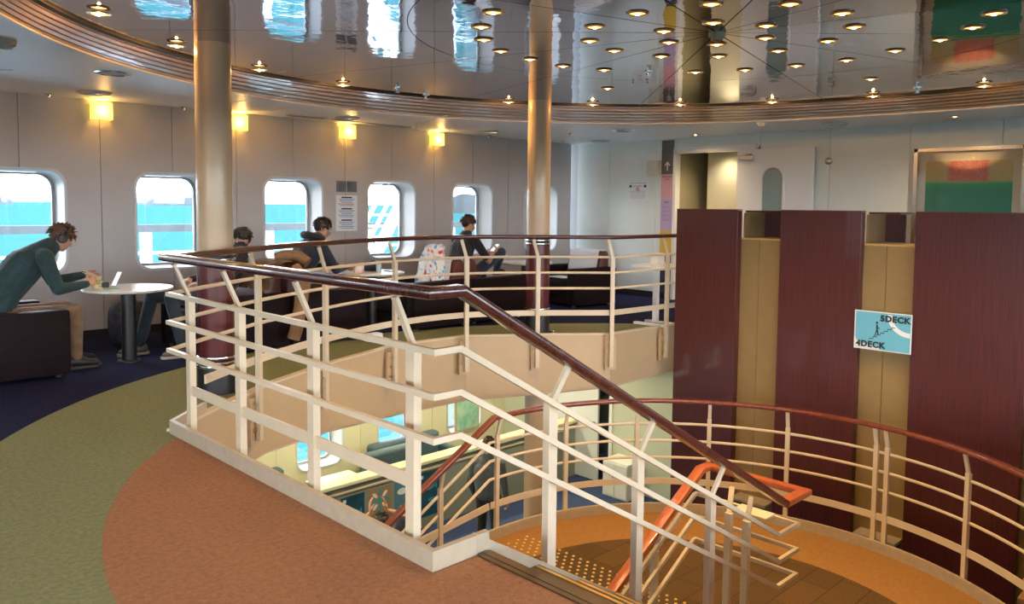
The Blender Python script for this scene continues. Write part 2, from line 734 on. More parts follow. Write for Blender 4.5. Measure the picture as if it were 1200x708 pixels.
GAP = 0.003
for xc in centres:
    for side in (1, -1):
        xm = xc + side*PITCHW/2
        if xc > 10.4 or (xc > 9.6 and side > 0):
            xm = min(xm, XP-0.002)
        g = side*GAP
        poly = [(xc+g, 0.0), (xc+g, WIN_Z0)] + half_window_notch(xc, side)[1:-1] + [(xc+g, WIN_Z1), (xc+g, ZC), (xm-g, ZC), (xm-g, 0.0)]
        if max(p[0] for p in poly) > XP or min(p[0] for p in poly) < XN:
            poly = [(min(max(p[0], XN), XP-0.001), p[1]) for p in poly]
        bm = bmesh.new()
        prism_y(bm, poly, WY, WY+0.02)
        mesh_obj('panel', bm, m_wall, wl_root)
# core behind the joints
bm = bmesh.new()
for i, xc in enumerate(centres):
    for side in (1, -1):
        xm = xc+side*PITCHW/2
        poly = [(xc, 0.0), (xc, WIN_Z0)] + half_window_notch(xc, side)[1:-1] + [(xc, WIN_Z1), (xc, ZC+0.2), (xm, ZC+0.2), (xm, 0.0)]
        prism_y(bm, [(p[0]*1.0, p[1]) for p in poly], WY+0.021, WY+0.40)
mesh_obj('core', bm, mat('wall_core', (0.35, 0.34, 0.33), 0.7), wl_root)
bm = bx(XN, XP, WY-0.012, WY, 0.0, 0.085)
tag(mesh_obj('baseboard_left', bm, mat('black_skirting', (0.02, 0.02, 0.025), 0.4)), 'black skirting along the window wall', kind='structure')


def rr_path(xc, zc, wd, ht, r, y, k=6):
    return [(xc+p[0], y, zc+p[1]) for p in rrect(wd, ht, r, k)]


def ring_band(bm, pa, pb):
    a = [bm.verts.new(p) for p in pa]
    b = [bm.verts.new(p) for p in pb]
    n = len(a)
    for i in range(n):
        bm.faces.new((a[i], a[(i+1) % n], b[(i+1) % n], b[i]))


ZWC = (WIN_Z0+WIN_Z1)/2
HW = WIN_Z1-WIN_Z0
win_labels = {}
wi = 0
m_gasket = mat('grey_gasket', (0.30, 0.32, 0.34), 0.5)
proto_win = None
for xc in centres:
    wi += 1
    if proto_win is None:
        r0 = thing('window_1', 'round-cornered white window', None, (xc, 0, 0), kind='structure')
        bm = bmesh.new()   # white reveal tunnel, real thickness
        seq = [(WIN_W+0.05, HW+0.05, WIN_R+0.02, WY-0.008), (WIN_W+0.05, HW+0.05, WIN_R+0.02, WY+0.0), ]
        ring_band(bm, rr_path(0, ZWC, WIN_W+0.045, HW+0.045, WIN_R+0.02, WY-0.001), rr_path(0, ZWC, WIN_W+0.045, HW+0.045, WIN_R+0.02, WY-0.014))
        ring_band(bm, rr_path(0, ZWC, WIN_W+0.045, HW+0.045, WIN_R+0.02, WY-0.014), rr_path(0, ZWC, WIN_W-0.01, HW-0.01, WIN_R, WY-0.014))
        ring_band(bm, rr_path(0, ZWC, WIN_W-0.01, HW-0.01, WIN_R, WY-0.014), rr_path(0, ZWC, WIN_W-0.012, HW-0.012, WIN_R, WY+0.01))
        mesh_obj('trim', bm, mat('window_trim', (0.62, 0.66, 0.70), 0.35), r0, smooth=True)
        bm = bmesh.new()
        ring_band(bm, rr_path(0, ZWC, WIN_W-0.012, HW-0.012, WIN_R, WY+0.0), rr_path(0, ZWC, WIN_W-0.03, HW-0.03, WIN_R, WY+0.36))
        ring_band(bm, rr_path(0, ZWC, WIN_W-0.03, HW-0.03, WIN_R, WY+0.36), rr_path(0, ZWC, WIN_W+0.06, HW+0.06, WIN_R, WY+0.36))
        mesh_obj('reveal', bm, m_white, r0, smooth=True)
        bm = bmesh.new()
        for (w0, w1, y0, y1) in ((0.035, 0.085, 0.30, 0.345),):
            ring_band(bm, rr_path(0, ZWC, WIN_W-w0, HW-w0, WIN_R, WY+y0), rr_path(0, ZWC, WIN_W-w1, HW-w1, WIN_R-0.015, WY+y0))
            ring_band(bm, rr_path(0, ZWC, WIN_W-w1, HW-w1, WIN_R-0.015, WY+y0), rr_path(0, ZWC, WIN_W-w1, HW-w1, WIN_R-0.015, WY+y1))
            ring_band(bm, rr_path(0, ZWC, WIN_W-w1, HW-w1, WIN_R-0.015, WY+y1), rr_path(0, ZWC, WIN_W-w0, HW-w0, WIN_R, WY+y1))
        mesh_obj('gasket', bm, m_gasket, r0, smooth=True)
        bm = bmesh.new()
        a = [bm.verts.new(p) for p in rr_path(0, ZWC, WIN_W-0.07, HW-0.07, WIN_R-0.01, WY+0.33)]
        b = [bm.verts.new(p) for p in rr_path(0, ZWC, WIN_W-0.07, HW-0.07, WIN_R-0.01, WY+0.335)]
        bm.faces.new(a)
        bm.faces.new(list(reversed(b)))
        mesh_obj('pane', bm, m_glass, r0)
        proto_win = r0
    else:
        o = dup(proto_win, (xc, 0, 0), 0)
        o.name = 'window_%d' % wi
bm = bmesh.new()
obox(bm, (0, 0, 0.03), 0.05, 0.05, 0.06)
obox(bm, (0.03, 0, 0.05), 0.04, 0.03, 0.03)
lt = tag(mesh_obj('window_catch', bm, m_gasket), 'small dark metal fitting on the sill of the window behind the left column', 'fitting')
lt.location = (WIN_C0+0.34, WY+0.12, WIN_Z0+0.085)

# ------------------------------------------------------------------ far cross wall (right wall)
wr = thing('wall_back', 'pale panelled cross wall at the end of the lounge', None, kind='structure')
DO = (5.95, 7.36, 2.40)       # door opening y0, y1, top
seams = [9.45, 8.72, 7.72, 7.42]
edges = [9.45, 8.72, 7.75, 7.42]
yy = 5.90
while yy > YN:
    edges.append(yy)
    yy -= 1.05
edges.append(YN)
for a, b in zip(edges[:-1], edges[1:]):
    if (a, b) == (7.42, 5.90):
        bm = bx(WX, WX+0.02, b+GAP, a-GAP, DO[2]+0.02, ZC)
        mesh_obj('panel', bm, m_wall2, wr)
        continue
    mesh_obj('panel', bx(WX, WX+0.02, b+GAP, a-GAP, 0, ZC), m_wall2, wr)
bm = bmesh.new()
box(bm, WX+0.021, WX+0.10, 7.42, YP+0.4, -0.1, ZC+0.2)
box(bm, WX+0.021, WX+0.10, YN, 5.90, -0.1, ZC+0.2)
box(bm, WX+0.021, WX+0.10, 5.90, 7.42, DO[2]+0.02, ZC+0.2)
mesh_obj('core', bm, mat('wall_core', (0.35, 0.34, 0.33), 0.7), wr)
bm = bmesh.new()
box(bm, WX-0.012, WX, 7.42, WY, 0, 0.10)
box(bm, WX-0.012, WX, YN, 5.90, 0, 0.10)
tag(mesh_obj('baseboard_back', bm, MATS['black_skirting']), 'black skirting along the cross wall', kind='structure')
# other walls, out of view
# unseen side walls, wide openings added to let daylight into the lounge
def daylight_openings_x(name, x0, x1, ya_, yb_, n_):
    bm_ = bmesh.new()
    box(bm_, x0, x1, ya_, yb_, -0.1, 0.55)
    box(bm_, x0, x1, ya_, yb_, 2.25, ZC+0.2)
    for k in range(n_+1):
        c_ = ya_+(yb_-ya_)*k/n_
        box(bm_, x0, x1, max(ya_, c_-0.12), min(yb_, c_+0.12), 0.55, 2.25)
    mesh_obj(name, bm_, m_wall2)['kind'] = 'structure'


def daylight_openings_y(name, y0_, y1_, xa_, xb_, n_):
    bm_ = bmesh.new()
    box(bm_, xa_, xb_, y0_, y1_, -0.1, 0.55)
    box(bm_, xa_, xb_, y0_, y1_, 2.25, ZC+0.2)
    for k in range(n_+1):
        c_ = xa_+(xb_-xa_)*k/n_
        box(bm_, max(xa_, c_-0.12), min(xb_, c_+0.12), y0_, y1_, 0.55, 2.25)
    mesh_obj(name, bm_, m_wall2)['kind'] = 'structure'


daylight_openings_x('wall_front', XN-0.1, XN, YN, 3.5, 5)
mesh_obj('wall_front', bx(XN-0.1, XN, 3.5, YP+0.4, -0.1, ZC+0.2), m_wall2)['kind'] = 'structure'
daylight_openings_y('wall_right', YN-0.1, YN, XN-0.1, WX+0.1, 10)

# recess behind the door opening
rc = thing('door_1', 'white door frame around the opening behind the wooden panels', None, kind='structure')
bm = bmesh.new()
y0, y1, zt = DO[0]-0.04, DO[1]+0.04, DO[2]
for q in ((y0-0.0, y0+0.05, 0, zt), (y1-0.05, y1, 0, zt), (y0, y1, zt-0.045, zt+0.02)):
    box(bm, WX-0.03, WX+0.10, q[0], q[1], q[2], q[3])
mesh_obj('door_frame', bm, m_white, rc)
bm = bmesh.new()
box(bm, WX-0.045, WX-0.005, DO[0]+0.0, DO[1]+0.02, zt+0.02, zt+0.05)
mesh_obj('header_rail', bm, m_white, rc)
bm = bmesh.new()
box(bm, WX+0.10, WX+1.9, DO[0]-0.06, DO[0]-0.02, -0.02, zt+0.05)
box(bm, WX+0.10, WX+1.9, DO[1]+0.02, DO[1]+0.06, -0.02, zt+0.05)
box(bm, WX+1.9, WX+1.94, DO[0]-0.06, DO[1]+0.06, -0.02, zt+0.05)
box(bm, WX+0.10, WX+1.94, DO[0]-0.06, DO[1]+0.06, zt+0.01, zt+0.05)
box(bm, WX+0.10, WX+1.94, DO[0]-0.06, DO[1]+0.06, -0.06, -0.02)
mesh_obj('recess', bm, mat('recess_paint', (0.40, 0.36, 0.22), 0.6), rc)
mesh_obj('inner_partition', bx(WX+0.55, WX+0.60, 6.32, 7.12, -0.02, zt), mat('cream_panel', (0.72, 0.70, 0.55), 0.5), rc)
mesh_obj('edge_post', bx(WX+0.12, WX+0.18, 6.15, 6.30, -0.02, zt), mat('orange_board', (0.48, 0.26, 0.07), 0.5), rc)
spot(rc, (WX+0.35, 6.7, zt-0.1), 12, (1, 0.8, 0.5), 160, 1.0, 0.1)

# the white open door leaf with an arched light, swung flat toward the wall
dl = thing('door_2', 'open white door leaf with a narrow arched window', None, kind='structure')
LX = WX-0.13
ya, yb = 5.02, 6.20
ay, ar, az = 5.62, 0.17, 1.93
poly = [(yb, 0.02), (yb, 2.36), (ya, 2.36), (ya, 0.02)]
# leaf with an arched hole, built from two halves
def leaf_half(s):
    edge = yb if s > 0 else ya
    pts = [(ay, 2.36), (ay, az+ar)]
    for i in range(1, 9):
        a = math.radians(90-90*i/8)
        pts.append((ay+s*ar*math.cos(a), az+ar*math.sin(a)))
    pts += [(ay+s*ar, 1.0), (ay, 1.0), (ay, 0.02), (edge, 0.02), (edge, 2.36)]
    return pts
bm = bmesh.new()
prism_x(bm, leaf_half(1), LX, LX+0.045)
prism_x(bm, leaf_half(-1), LX, LX+0.045)
mesh_obj('leaf', bm, mat('door_paint', (0.84, 0.86, 0.86), 0.4), dl)
bm = bmesh.new()
path = [(ay-ar, 1.0), (ay-ar, az)] + [(ay+ar*math.cos(math.radians(180-15*i)), az+ar*math.sin(math.radians(15*i))) for i in range(1, 12)] + [(ay+ar, az), (ay+ar, 1.0)]
for (p, q) in zip(path[:-1], path[1:]):
    v = Vector((0, q[0]-p[0], q[1]-p[1]))
    L = v.length
    ang = math.atan2(v.z, v.y)
    obox(bm, (LX-0.006, (p[0]+q[0])/2, (p[1]+q[1])/2), 0.02, L+0.012, 0.03, m=Matrix.Rotation(ang, 3, 'X'))
mesh_obj('arch_trim', bm, m_white, dl)
bm = bmesh.new()
prism_x(bm, path, LX+0.02, LX+0.026)
mesh_obj('pane', bm, mat('dim_glass', (0.30, 0.40, 0.40), 0.15), dl)
bm = bmesh.new()
obox(bm, (LX-0.03, yb-0.16, 2.24), 0.05, 0.24, 0.06)
obox(bm, (LX-0.075, yb-0.22, 2.21), 0.02, 0.10, 0.02)
obox(bm, (LX-0.03, yb-0.20, 2.29), 0.03, 0.10, 0.02)
mesh_obj('door_closer', bevel(bm, 0.006, 1), m_steel, dl)
bm = bmesh.new()
lathe(bm, [(0.0, 0), (0.045, 0.005), (0.05, 0.03), (0.03, 0.05), (0, 0.055)], 16)
o = tag(mesh_obj('door_stop', bm, m_steel, None, True), 'small round metal door stop on the pale wall right of the open door', 'door stop')
o.location = (WX-0.001, 4.86, 2.16)
o.rotation_euler = (0, -PI/2, 0)
# handle side lamp box seen through the arched light
# ------------------------------------------------------------------ white ceiling with the round opening
import itertools
lo_ang = [(-180, 4.45), (-150, 4.5), (-120, 4.7), (-90, 4.8), (-60, 4.9), (-30, 4.9), (-10, 4.90), (11, 4.86), (27, 5.08), (52, 5.15), (65, 5.12), (72, 5.12), (88, 5.0), (103, 4.80), (111, 4.66), (125, 4.52), (136, 4.44), (146, 4.36), (165, 4.38), (180, 4.45)]


def lo_r(a):
    a = (a+180) % 360-180
    s = 0.0
    wsum = 0.0
    for d in range(-12, 13, 3):
        b = (a+d+180) % 360-180
        r = np.interp(b, [q[0] for q in lo_ang], [q[1] for q in lo_ang])
        wq = 1.0-abs(d)/15.0
        s += r*wq
        wsum += wq
    return s/wsum


N = 144
RC = (4.8, 3.06)
RI = 4.22
outer_ring = [(RC[0]+lo_r(a)*math.cos(math.radians(a)), RC[1]+lo_r(a)*math.sin(math.radians(a))) for a in np.linspace(-180, 180, N, endpoint=False)]
inner_ring = [(RC[0]+RI*math.cos(math.radians(a)), RC[1]+RI*math.sin(math.radians(a))) for a in np.linspace(-180, 180, N, endpoint=False)]
bm = bmesh.new()
ring_fill(bm, [(XN, YN), (XP, YN), (XP, YP), (XN, YP)], outer_ring, ZC)
ceil = tag(mesh_obj('ceiling', bm, m_ceil), 'white ceiling around the round mirror ceiling', kind='structure')
bm = bx(XN-0.2, XP+0.3, YN-0.2, YP+0.6, ZM+0.06, ZM+0.12)
mesh_obj('ceiling_slab', bm, m_ceil)['kind'] = 'structure'
# white joints strips of the ceiling panels
cp = thing('ceiling_joints', 'thin joint strips between white ceiling panels', None, kind='structure')
for k in range(-1, 4):
    p0 = Vector((WIN_C0+0.15+3.12*k, WY, ZC-0.002))
    d = Vector((RC[0]-p0.x, RC[1]-p0.y, 0)).normalized()
    bm = bmesh.new()
    sweep(bm, [p0, p0+d*1.9], rect(0.02, 0.004))
    if p0.x < XP and p0.x > XN:
        mesh_obj('joint_strip', bm, m_white, cp)
# stepped wooden ring
ringo = thing('ceiling_slat_ring', 'stepped ring of curved wooden slats around the mirror ceiling', None, kind='structure')
NS = 6
for k in range(NS):
    t0, t1 = k/NS, (k+1)/NS
    bm = bmesh.new()
    rings = []
    for (t, z) in ((t0, ZM-(ZM-ZC)*t0-0.004), (t0+(t1-t0)*0.80, ZM-(ZM-ZC)*t1+0.002), (t0+(t1-t0)*0.86, ZM-(ZM-ZC)*t1+0.016), (t1, ZM-(ZM-ZC)*t1+0.016)):
        rings.append([bm.verts.new((i_[0]*(1-t)+o_[0]*t, i_[1]*(1-t)+o_[1]*t, z)) for i_, o_ in zip(inner_ring, outer_ring)])
    for a, b in zip(rings[:-1], rings[1:]):
        for i in range(N):
            bm.faces.new((a[i], a[(i+1) % N], b[(i+1) % N], b[i]))
    mesh_obj('slat', bm, m_slat, ringo)
bm = bmesh.new()
sweep(bm, [(p[0], p[1], ZC-0.004) for p in outer_ring], rect(0.05, 0.012), closed=True)
mesh_obj('rim_trim', bm, m_white, ringo)
bm = bmesh.new()
sweep(bm, [(p[0], p[1], ZM-0.008) for p in inner_ring], rect(0.07, 0.014), closed=True)
mesh_obj('shadow_gap', bm, m_dark, ringo)
# mirror ceiling in two rings of twelve panels
mir = thing('ceiling_mirror', 'round mirror-polished ceiling of wedge-shaped panels', None, kind='structure')
R1 = 2.15
for k in range(12):
    a0, a1 = 14+30*k, 14+30*(k+1)
    g1 = math.degrees(0.003/R1)
    bm = bmesh.new()
    prism(bm, [(MC[0]+0.02*math.cos(math.radians((a0+a1)/2)), MC[1]+0.02*math.sin(math.radians((a0+a1)/2)))] + arc(MC, R1-0.003, a0+g1, a1-g1, 8), ZM, ZM+0.012)
    mesh_obj('mirror_panel', bm, m_mirror, mir)
    out = []
    for i in range(13):
        a = math.radians(a0+g1/2+(a1-a0-g1)*i/12)
        dx, dy = math.cos(a), math.sin(a)
        ox, oy = MC[0]-RC[0], MC[1]-RC[1]
        bq = ox*dx+oy*dy
        rr = -bq+math.sqrt(bq*bq-(ox*ox+oy*oy)+RI*RI)
        out.append((MC[0]+dx*rr, MC[1]+dy*rr))
    inn = arc(MC, R1+0.003, a0+g1, a1-g1, 12)
    bm = bmesh.new()
    prism(bm, inn+list(reversed(out)), ZM, ZM+0.012)
    mesh_obj('mirror_panel', bm, m_mirror, mir)
bm = bmesh.new()
lathe(bm, [(0, ZM+0.02), (RI, ZM+0.02)], 64, (RC[0], RC[1], 0))
mesh_obj('backing', bm, m_dark, mir, recalc=False)

# ------------------------------------------------------------------ downlights
m_bulb = mat('lamp_glow', (1, 0.8, 0.5), 0.5, emit=(1.0, 0.45, 0.10), estr=1.6)
m_bulb_core = mat('lamp_core', (1, 0.9, 0.7), 0.5, emit=(1.0, 0.74, 0.36), estr=6.0)


def downlight_proto():
    r = thing('downlight', 'x', 'ceiling light')
    bm = bmesh.new()
    lathe(bm, [(0.072, 0.0), (0.074, -0.006), (0.056, -0.010), (0.048, 0.002), (0.046, 0.0)], 20)
    mesh_obj('trim_ring', bm, mat('downlight_trim', (0.75, 0.6, 0.42), 0.25, metal=1.0), r, True)
    bm = bmesh.new()
    lathe(bm, [(0.049, -0.003), (0.03, -0.006), (0.018, -0.006)], 20)
    mesh_obj('reflector', bm, m_bulb, r)
    bm = bmesh.new()
    lathe(bm, [(0.018, -0.006), (0.014, -0.014), (0, -0.017)], 12)
    mesh_obj('bulb', bm, m_bulb_core, r, True)
    spot(r, (0, 0, -0.02), 18.0, WARM, 128, 0.9, 0.03)
    return r


dl0 = downlight_proto()
mirror_px = [(747, 15), (833.5, 4), (926, 4), (987, 15), (1165, 15), (697, 31), (836, 26), (778, 36), (898, 29.5), (1001, 31), (1140, 31.5),
             (691, 47.5), (784, 49), (840, 51.5), (897, 44), (970, 47.5), (1102, 46), (720, 59), (775, 65.5), (842, 65.5), (912, 59), (1049, 59),
             (660, 77), (708, 81.5), (815, 84), (873, 81.5), (933, 76.5), (992, 70), (578, 14), (564, 31), (567, 46), (587, 59.5), (621, 69)]
ring_px = [(116, 15), (207, 53), (304, 81), (402, 99), (596, 119), (694.5, 122), (797, 122), (905, 119), (1023, 112), (1153, 100)]
spots_m = [at(x, y, ZM) for x, y in mirror_px]
# the pattern goes on out of the frame, in the near half of the round ceiling
for rr, nn, ph in ((0.62, 2, 200), (1.1, 3, 190), (1.75, 4, 185), (2.7, 5, 195)):
    for k in range(nn):
        a = math.radians(ph+k*(55 if nn > 3 else 60))
        q_ = Vector((MC[0]+rr*math.cos(a), MC[1]+rr*math.sin(a), ZM))
        if min((q_-p_).length for p_ in spots_m) > 0.4:
            spots_m.append(q_)


def ord_word(k):
    return ['first', 'second', 'third', 'fourth', 'fifth', 'sixth', 'seventh', 'eighth', 'ninth', 'tenth', 'eleventh', 'twelfth',
            'thirteenth', 'fourteenth', 'fifteenth', 'sixteenth', 'seventeenth', 'eighteenth', 'nineteenth', 'twentieth'][k]


first = True
rows = {}
for i, p in enumerate(spots_m):
    if first:
        o = dl0
        first = False
    else:
        o = dup(dl0)
    o.location = (p.x, p.y, ZM-0.001)
    o['group'] = 'warm downlights set in the mirror ceiling'
    if i < len(mirror_px):
        bands = [(-5, 20, 'topmost'), (20, 38, 'second'), (38, 54, 'third'), (54, 69.5, 'fourth'), (69.5, 79, 'fifth'), (79, 99, 'lowest')]
        lo_, hi_, wd_ = [b_ for b_ in bands if b_[0] <= mirror_px[i][1] < b_[1]][0]
        row_ = sorted(q_[0] for q_ in mirror_px if lo_ <= q_[1] < hi_)
        o['label'] = 'small warm mirror-ceiling downlight, %s from the left in the %s row of them' % (ord_word(row_.index(mirror_px[i][0])), wd_)
    else:
        o['label'] = 'warm downlight in the near half of the mirror ceiling, above the picture'
ring_lab = ['leftmost downlight along the wooden ring, at the upper left edge', 'warm downlight on the wooden ring just left of the left column',
            'warm downlight on the wooden ring just right of the left column', 'warm downlight on the wooden ring above the fourth window from the left',
            'warm downlight on the wooden ring just left of the right column', 'warm downlight on the wooden ring just right of the right column',
            'warm downlight on the wooden ring above the arrow sign', 'warm downlight on the wooden ring above the open white door',
            'warm downlight on the wooden ring left of the framed picture', 'rightmost downlight on the wooden ring above the framed picture']
for (x, y), lb in zip(ring_px, ring_lab):
    p = at(x, y, ZM-0.014)
    o = dup(dl0, (p.x, p.y, ZM-0.016), 0, lb)
    point(o, (0, 0, -0.024), 5.0, (1.0, 0.48, 0.14), 0.006)
    if 'group' in o:
        del o['group']
# outer downlights in the white ceiling
for (x, y), lb in (((815, 157.5), 'lit downlight in the white ceiling above the doorway'), ((1119, 136), 'bright downlight in the white ceiling above the framed picture')):
    p = at(x, y, ZC)
    o = dup(dl0, (p.x, p.y, ZC-0.001), 0, lb)
    spot(o, (0, 0, -0.03), 22.0, (1.0, 0.70, 0.36), 150, 1.0, 0.04)
    if 'group' in o:
        del o['group']
# lights of the deck around and behind the camera
for (x, y) in ((0.3, 1.2), (0.2, 3.4), (0.6, -1.0), (-1.4, 2.2), (-1.4, 5.4), (2.2, -2.2), (5.0, -2.8), (8.0, -2.6), (-1.6, 7.6)):
    o = dup(dl0, (x, y, ZC-0.001), 0, 'warm downlight in the white ceiling over the near walkway', 'downlights over the near walkway')
    spot(o, (0, 0, -0.03), 16.0, WARM, 140, 1.0, 0.04)

# ------------------------------------------------------------------ ceiling fittings
def disc_vent(px, r, label, name='ceiling_speaker', z=ZC):
    p = at(px[0], px[1], z)
    o = thing(name, label, 'vent' if 'vent' in name else 'speaker', (p.x, p.y, z))
    bm = bmesh.new()
    lathe(bm, [(r, 0), (r, -0.008), (r*0.92, -0.014), (r*0.9, -0.004)], 32)
    mesh_obj('rim', bm, m_chrome, o, True)
    bm = bmesh.new()
    lathe(bm, [(r*0.9, -0.005), (0, -0.007)], 32)
    mesh_obj('grille', bm, mat('grey_grille', (0.42, 0.43, 0.42), 0.6), o)
    return o


disc_vent((132, 85), 0.15, 'large round grey ceiling speaker left of the left column')
disc_vent((730, 152.5), 0.17, 'round ceiling speaker right of the right column')


def air_vent(px, label):
    p = at(px[0], px[1], ZC)
    o = thing('ceiling_vent', label, 'vent', (p.x, p.y, ZC))
    for k, r in enumerate((0.16, 0.12, 0.08, 0.04)):
        bm = bmesh.new()
        lathe(bm, [(r, -0.001), (r, -0.012), (r-0.02, -0.02), (r-0.022, -0.004)], 28)
        mesh_obj('vane', bm, m_steel, o, True)
    return o


air_vent((111, 108), 'slotted round air vent above the leftmost wall lamp')
air_vent((407, 138), 'slotted round air vent above the third wall lamp')
air_vent((704, 165), 'slotted round air vent near the far corner')
air_vent((572, 153.5), 'slotted round air vent above the fifth wall lamp')
air_vent((978, 145), 'slotted round air vent left of the framed picture')


def sprinkler(px, label, z=ZC):
    p = at(px[0], px[1], z)
    o = thing('sprinkler', label, 'sprinkler', (p.x, p.y, z))
    bm = bmesh.new()
    lathe(bm, [(0.045, 0), (0.045, -0.006), (0.02, -0.008), (0.012, -0.03), (0.012, -0.04)], 16)
    mesh_obj('flange', bm, m_chrome, o, True)
    bm = bmesh.new()
    lathe(bm, [(0.0, -0.046), (0.028, -0.046), (0.028, -0.05), (0, -0.05)], 12)
    mesh_obj('deflector', bm, m_chrome, o)
    return o


for px, lb in (((57, 110), 'sprinkler head at the wall left of the leftmost lamp'), ((215, 125), 'sprinkler head just left of the left column'),
               ((382, 137), 'sprinkler head left of the third wall lamp'), ((487, 147), 'sprinkler head left of the fourth wall lamp'),
               ((573, 158), 'sprinkler head left of the fifth wall lamp'), ((668, 155.5), 'sprinkler head right of the right column'),
               ((660, 165), 'sprinkler head deep in the corner right of the right column')):
    sprinkler(px, lb)
for px, lb in (((466, 103), 'chrome sprinkler on the dark mirror edge left of centre'), ((761, 84), 'flat chrome sprinkler in the mirror between the downlights'),
               ((1075, 103), 'dark sprinkler at the mirror edge left of the framed picture'), ((499, 111), 'flat round cap on the mirror edge left of the right column')):
    sprinkler(px, lb, ZM-0.002)


def detector(p, label, r=0.06, m=None):
    o = thing('smoke_detector', label, 'smoke detector', p)
    bm = bmesh.new()
    lathe(bm, [(r, 0), (r, -0.02), (r*0.9, -0.035)], 24)
    mesh_obj('base', bm, m or m_white, o, True)
    bm = bmesh.new()
    lathe(bm, [(r*0.7, -0.03), (r*0.65, -0.055), (r*0.3, -0.062), (0, -0.062)], 24)
    mesh_obj('sensor_head', bm, m or m_white, o, True)
    return o


p = at(893, 143, ZC)
detector((p.x, p.y, ZC), 'white smoke detector under the ceiling edge above the open door', 0.07)
p = at(841, 37, ZM)
detector((MC[0], MC[1], ZM), 'dark smoke detector at the centre of the round mirror ceiling', 0.06, mat('bronze', (0.25, 0.2, 0.13), 0.4, metal=0.6))
p = at(5, 47, ZC)
detector((p.x, p.y, ZC), 'cream detector on the white ceiling at the left picture edge', 0.075, mat('aged_cream', (0.5, 0.45, 0.36), 0.5))
# flat grey ceiling hatch strips by the wall
for px0, px1, lb in (((337, 134.5), (480, 149), 'long grey slot diffuser in the ceiling by the window wall'),):
    a = at(px0[0], px0[1], ZC)
    b = at(px1[0], px1[1], ZC)
    bm = bmesh.new()
    sweep(bm, [(a.x, a.y, ZC-0.006), (b.x, b.y, ZC-0.006)], rect(0.09, 0.012))
    tag(mesh_obj('slot_diffuser', bm, MATS['grey_grille']), lb, 'vent')

# ------------------------------------------------------------------ wall lamps
m_shade = mat('yellow_lamp_shade', (1.0, 0.8, 0.3), 0.6, emit=(1.0, 0.68, 0.10), estr=0.85)


def wall_lamp(x, label):
    o = thing('wall_lamp', label, 'wall lamp', (x, WY, 2.385))
    bm = bmesh.new()
    for q in ((-0.1, 0.1, -0.115, -0.105), (-0.1, -0.09, -0.105, -0.01), (0.09, 0.1, -0.105, -0.01)):
        box(bm, q[0], q[1], q[2], q[3], 0, 0.18)
    mesh_obj('shade', bm, m_shade, o)
    bm = bmesh.new()
    box(bm, -0.085, 0.085, -0.012, 0, 0.03, 0.15)
    box(bm, -0.01, 0.01, -0.05, -0.012, 0.08, 0.10)
    box(bm, -0.015, 0.015, -0.02, 0.0, 0.18, 0.2)
    mesh_obj('bracket', bm, m_steel, o)
    point(o, (0, -0.055, 0.13), 2.6, (1.0, 0.52, 0.12), 0.02)
    point(o, (0, -0.17, 0.09), 2.2, (1.0, 0.52, 0.14), 0.03)
    return o


lamp_x = [WIN_C0+PITCHW*(k-0.5) for k in range(-2, 5)]
ll = {0: 'square yellow wall lamp nearest the camera, above the seats out of the frame', 1: 'leftmost square yellow wall lamp in view, between the first two windows',
      2: 'square yellow wall lamp partly behind the left column', 3: 'square yellow wall lamp above the grey switch plates and notice',
      4: 'square yellow wall lamp above the plastic bag, fourth from the left', 5: 'square yellow wall lamp nearest the right column', 6: 'square yellow wall lamp hidden past the right column'}
for i, x in enumerate(lamp_x):
    if x < XP-0.3 and i < 6:
        wall_lamp(x, ll[i])

# ------------------------------------------------------------------ columns
def column(c, label):
    o = thing('column', label, 'column', (c[0], c[1], 0))
    r = 0.135
    bm = bmesh.new()
    lathe(bm, [(r, 1.10), (r, ZM)], 48)
    mesh_obj('upper_shaft', bm, mat('column_paint', (0.60, 0.45, 0.29), 0.34, coat=0.2), o, True)
    bm = bmesh.new()
    lathe(bm, [(r+0.006, 0.24), (r+0.006, 1.06)], 48)
    mesh_obj('wood_wrap', bm, m_colwood, o, True)
    for z in (1.045, 1.085, 0.235, 0.275, 0.205):
        bm = bmesh.new()
        lathe(bm, [(r+0.004, z), (r+0.016, z+0.004), (r+0.018, z+0.012), (r+0.016, z+0.020), (r+0.004, z+0.024)], 48)
        mesh_obj('chrome_band', bm, m_chrome, o, True)
    bm = bmesh.new()
    lathe(bm, [(r+0.004, 1.03), (r+0.004, 1.12)], 48)
    mesh_obj('collar', bm, m_black, o, True)
    bm = bmesh.new()
    lathe(bm, [(r+0.002, 0.0), (r+0.012, 0.002), (r+0.012, 0.20), (r+0.004, 0.24)], 48)
    mesh_obj('black_base', bm, m_black, o, True)
    for k in range(4):
        a = math.radians(35+90*k)
        bm = bmesh.new()
        lathe(bm, [(0.0, 0.03), (0.03, 0.026), (0.04, 0.0)], 16, ((r+0.055)*math.cos(a), (r+0.055)*math.sin(a), 0))
        mesh_obj('foot_stud', bm, m_chrome, o, True)
    bm = bmesh.new()
    lathe(bm, [(r, ZB), (r, ZF)], 40)
    mesh_obj('lower_shaft', bm, MATS['column_paint'], o, True)
    return o


column((2.74, 6.10), 'left column, cream above and maroon wood below with chrome bands')
column((6.84, 6.50), 'right column, cream above and maroon wood below with chrome bands')

# ------------------------------------------------------------------ railings
HR = rrect(0.080, 0.048, 0.014, 2)
TB = circ(0.0150, 8)


def rail_part(name, path, prof, m, parent, smooth=True):
    bm = bmesh.new()
    sweep(bm, path, prof)
    return mesh_obj(name, bm, m, parent, smooth)


